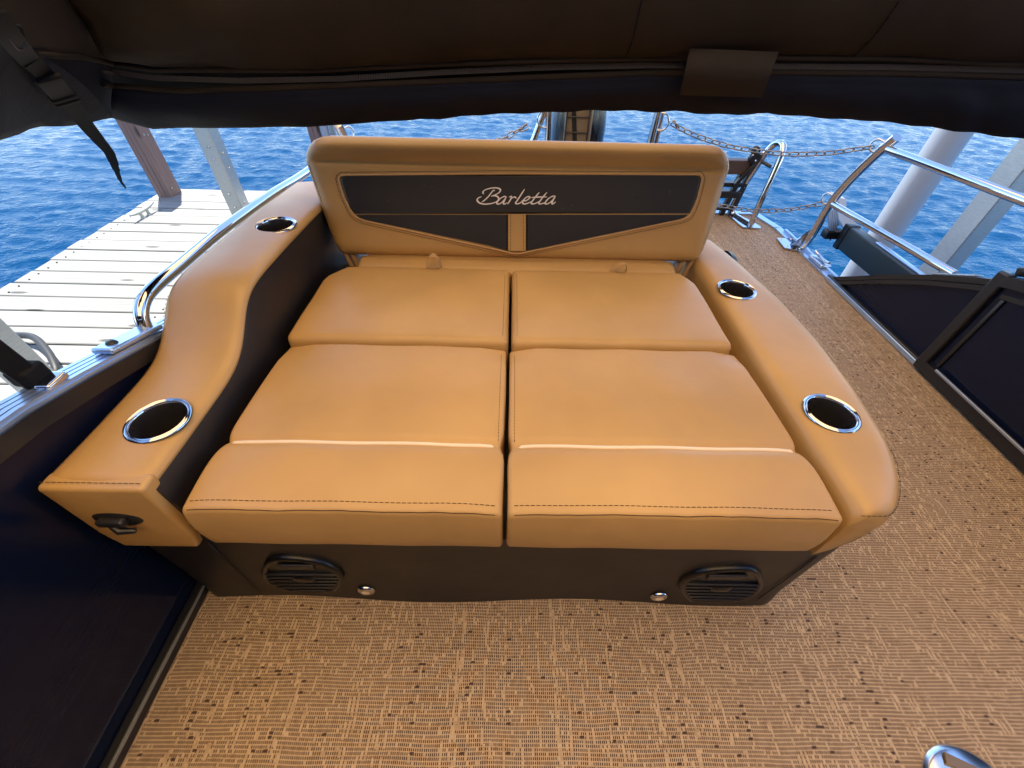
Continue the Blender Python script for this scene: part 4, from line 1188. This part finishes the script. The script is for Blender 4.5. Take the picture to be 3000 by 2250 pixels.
# vertical seams and reinforcing patch
def on_boot(u, s): 
    i = min(range(len(cols)), key=lambda k: abs(cols[k] - u)); r_ = rings[i]
    x = s * 8; a = int(min(x, 7)); return r_[a].lerp(r_[a + 1], x - a) - Vector((0, .0015, 0))
for u in (1842, 2485):
    stitches([on_boot(u, .02 + .9 * k / 12) for k in range(13)], None, STRAPM, 'seam', bi, .008, .002, .0014)
pp = [(2022, 142), (2150, 146), (2282, 152), (2258, 215), (2232, 286), (2110, 283), (1992, 279), (2006, 210)]
patch_u = [0, 1]
v_, f_ = [], []
for i in range(9):
    s = i / 8
    for j in range(9):
        w = j / 8
        a = Vector((2022 + (1992 - 2022) * s, 142 + (279 - 142) * s)); c = Vector((2282 + (2232 - 2282) * s, 152 + (286 - 152) * s))
        q = a.lerp(c, w)
        yy = 1.0 - .030 - .018 * math.sin(math.pi * s) + .004 * s
        v_.append(PY(q.x, q.y, yy + (.003 if j in (0, 8) else 0)))
N_ = len(v_)
v_ += [p + Vector((0, .004, 0)) for p in v_]
for i in range(8):
    for j in range(8):
        a = i * 9 + j; f_ += [(a, a + 1, a + 10, a + 9), (N_ + a, N_ + a + 9, N_ + a + 10, N_ + a + 1)]
rim = list(range(9)) + [9 * i + 8 for i in range(1, 9)] + [72 + j for j in range(7, -1, -1)] + [9 * i for i in range(7, 0, -1)]
for a, c in zip(rim, rim[1:] + rim[:1]): f_.append((a, N_ + a, N_ + c, c))
from_data('reinforcing_patch', v_, f_, CANVAS, bi, True, 50)
# strap with buckle, and its loose tail
def ribbon(name, pts, w, th, mat, parent, twist=None):
    pts = smooth_path(pts, 6); v_, f_ = [], []; n = len(pts)
    for i, p in enumerate(pts):
        tg = (pts[min(i + 1, n - 1)] - pts[max(i - 1, 0)]).normalized()
        view = (p - EYE).normalized()
        if twist: view = (view + CR * twist * (i / n)).normalized()
        sd_ = tg.cross(view).normalized(); nn = sd_.cross(tg)
        for a, c in ((-1, 0), (1, 0), (1, 1), (-1, 1)):
            ww = w[min(i * len(w) // n, len(w) - 1)] if isinstance(w, list) else w
            v_.append(p + sd_ * (a * ww / 2) + nn * (c * th))
    for i in range(n - 1):
        for k in range(4): f_.append((i * 4 + k, i * 4 + (k + 1) % 4, i * 4 + 4 + (k + 1) % 4, i * 4 + 4 + k))
    f_ += [(0, 1, 2, 3), tuple(4 * (n - 1) + k for k in range(4))]
    return from_data(name, v_, f_, mat, parent, True, 40)
def SD(u, v, dd=0): d = dep(u) - .04 + dd; return PY(u, v, d)
ribbon('wide_webbing', [SD(-30, 60, .0), SD(20, 165, .02), SD(120, 215, .03), SD(215, 280, .035), SD(285, 352, .05)], .052, .002, CANVAS2, bi)
ribbon('strap', [SD(-20, 40, -.03), SD(30, 110, -.03), SD(75, 165, -.01), SD(100, 190, -.005)], .026, .003, STRAPM, bi)
ribbon('strap', [SD(95, 185, -.008), SD(140, 225, -.008), SD(165, 255, -.006)], .024, .003, STRAPM, bi)
stitches([SD(u, v, -.024) for u, v in ((22, 108), (58, 104), (92, 138), (54, 148), (22, 108))], None, new_mat('grey_thread', (.12, .10, .10), .8)[0], 'stitching', bi, .004, .001, .0007)
bk1, bk2 = SD(118, 200, -.014), SD(198, 298, -.010)
dv = (bk2 - bk1)
rot = Matrix((dv.cross((bk1 - EYE)).normalized(), dv.normalized(), dv.cross((bk1 - EYE)).normalized().cross(dv.normalized()))).transposed()
buckle = rbox('buckle', (-.017, -dv.length * .30, -.004), (.017, dv.length * .42, .004), .0035, MATTEB, bi, (3, 5, 1), lambda p: bk1.lerp(bk2, .55) + rot @ p)
for s in (.26, .40):
    rbox('buckle_bar', (-.019, dv.length * s - .004, -.0065), (.019, dv.length * s + .004, .0065), .003, MATTEB, buckle, (3, 1, 1), lambda p: bk1.lerp(bk2, .55) + rot @ p)
ribbon('strap_tail', [SD(205, 300, -.004), SD(245, 358, .01), SD(285, 408, .01), SD(318, 448, .0), SD(336, 490, -.005), SD(352, 530, -.01), SD(368, 552, -.012)], [.026, .026, .026, .025, .024, .022, .018, .012, .007, .004], .002, STRAPM, bi, 1.2)
# leg strut of the folded frame, on the left fence
sk = thing('bimini_strut', (-.785, .49, .59), 'black square canopy strut clamped on the left fence top rail', 'strut')
a, c = Vector((-.79, .492, .585)), Vector((-.815, .44, 1.25)); d = c - a
box('tube', (a + c) / 2, (.032, .032, d.length), MATTEB, sk, .004, d.to_track_quat('Z', 'Y').to_matrix())
rbox('clamp', (-.775, .472, .588), (-.748, .512, .602), .005, CHROME, sk, (2, 3, 1))
box('pivot', (-.788, .492, .612), (.036, .038, .03), MATTEB, sk, .005)

# ================================================================== TABLE BASE IN THE DECK (bottom right)
tp = PZ(2865, 2358, 0.0)
td = thing('table_socket', (tp.x, tp.y, 0), 'polished round table socket set in the woven deck, bottom right', 'socket')
lathe('dome', [(.088, .001), (.086, .006), (.078, .011), (.055, .015), (.030, .017), (.028, .017)], (tp.x, tp.y, 0), SATIN, td, 48)
lathe('bore', [(.028, .017), (.026, .006), (0, .004)], (tp.x, tp.y, 0), GLOSSB, td, 32)

# a few lint specks on the charcoal band
bag = Bag()
for _ in range(9):
    p = BP(random.uniform(1060, 2000), random.uniform(525, 620), OFF + .0042)
    bag.put(box_data(p, (.0007, .0006, .0007)))
bag.build('lint', LETTER, bk, False, None)['kind'] = 'stuff'

d_ = (PZ(2900, 2262, .02) - PZ(2824, 2226, .02)).normalized()
box('clamp_bar', PZ(2882, 2272, .02) + Vector((0, 0, -.004)), (.12, .020, .008), TANP, td, .002, Matrix.Rotation(math.atan2(d_.y, d_.x), 3, 'Z'))
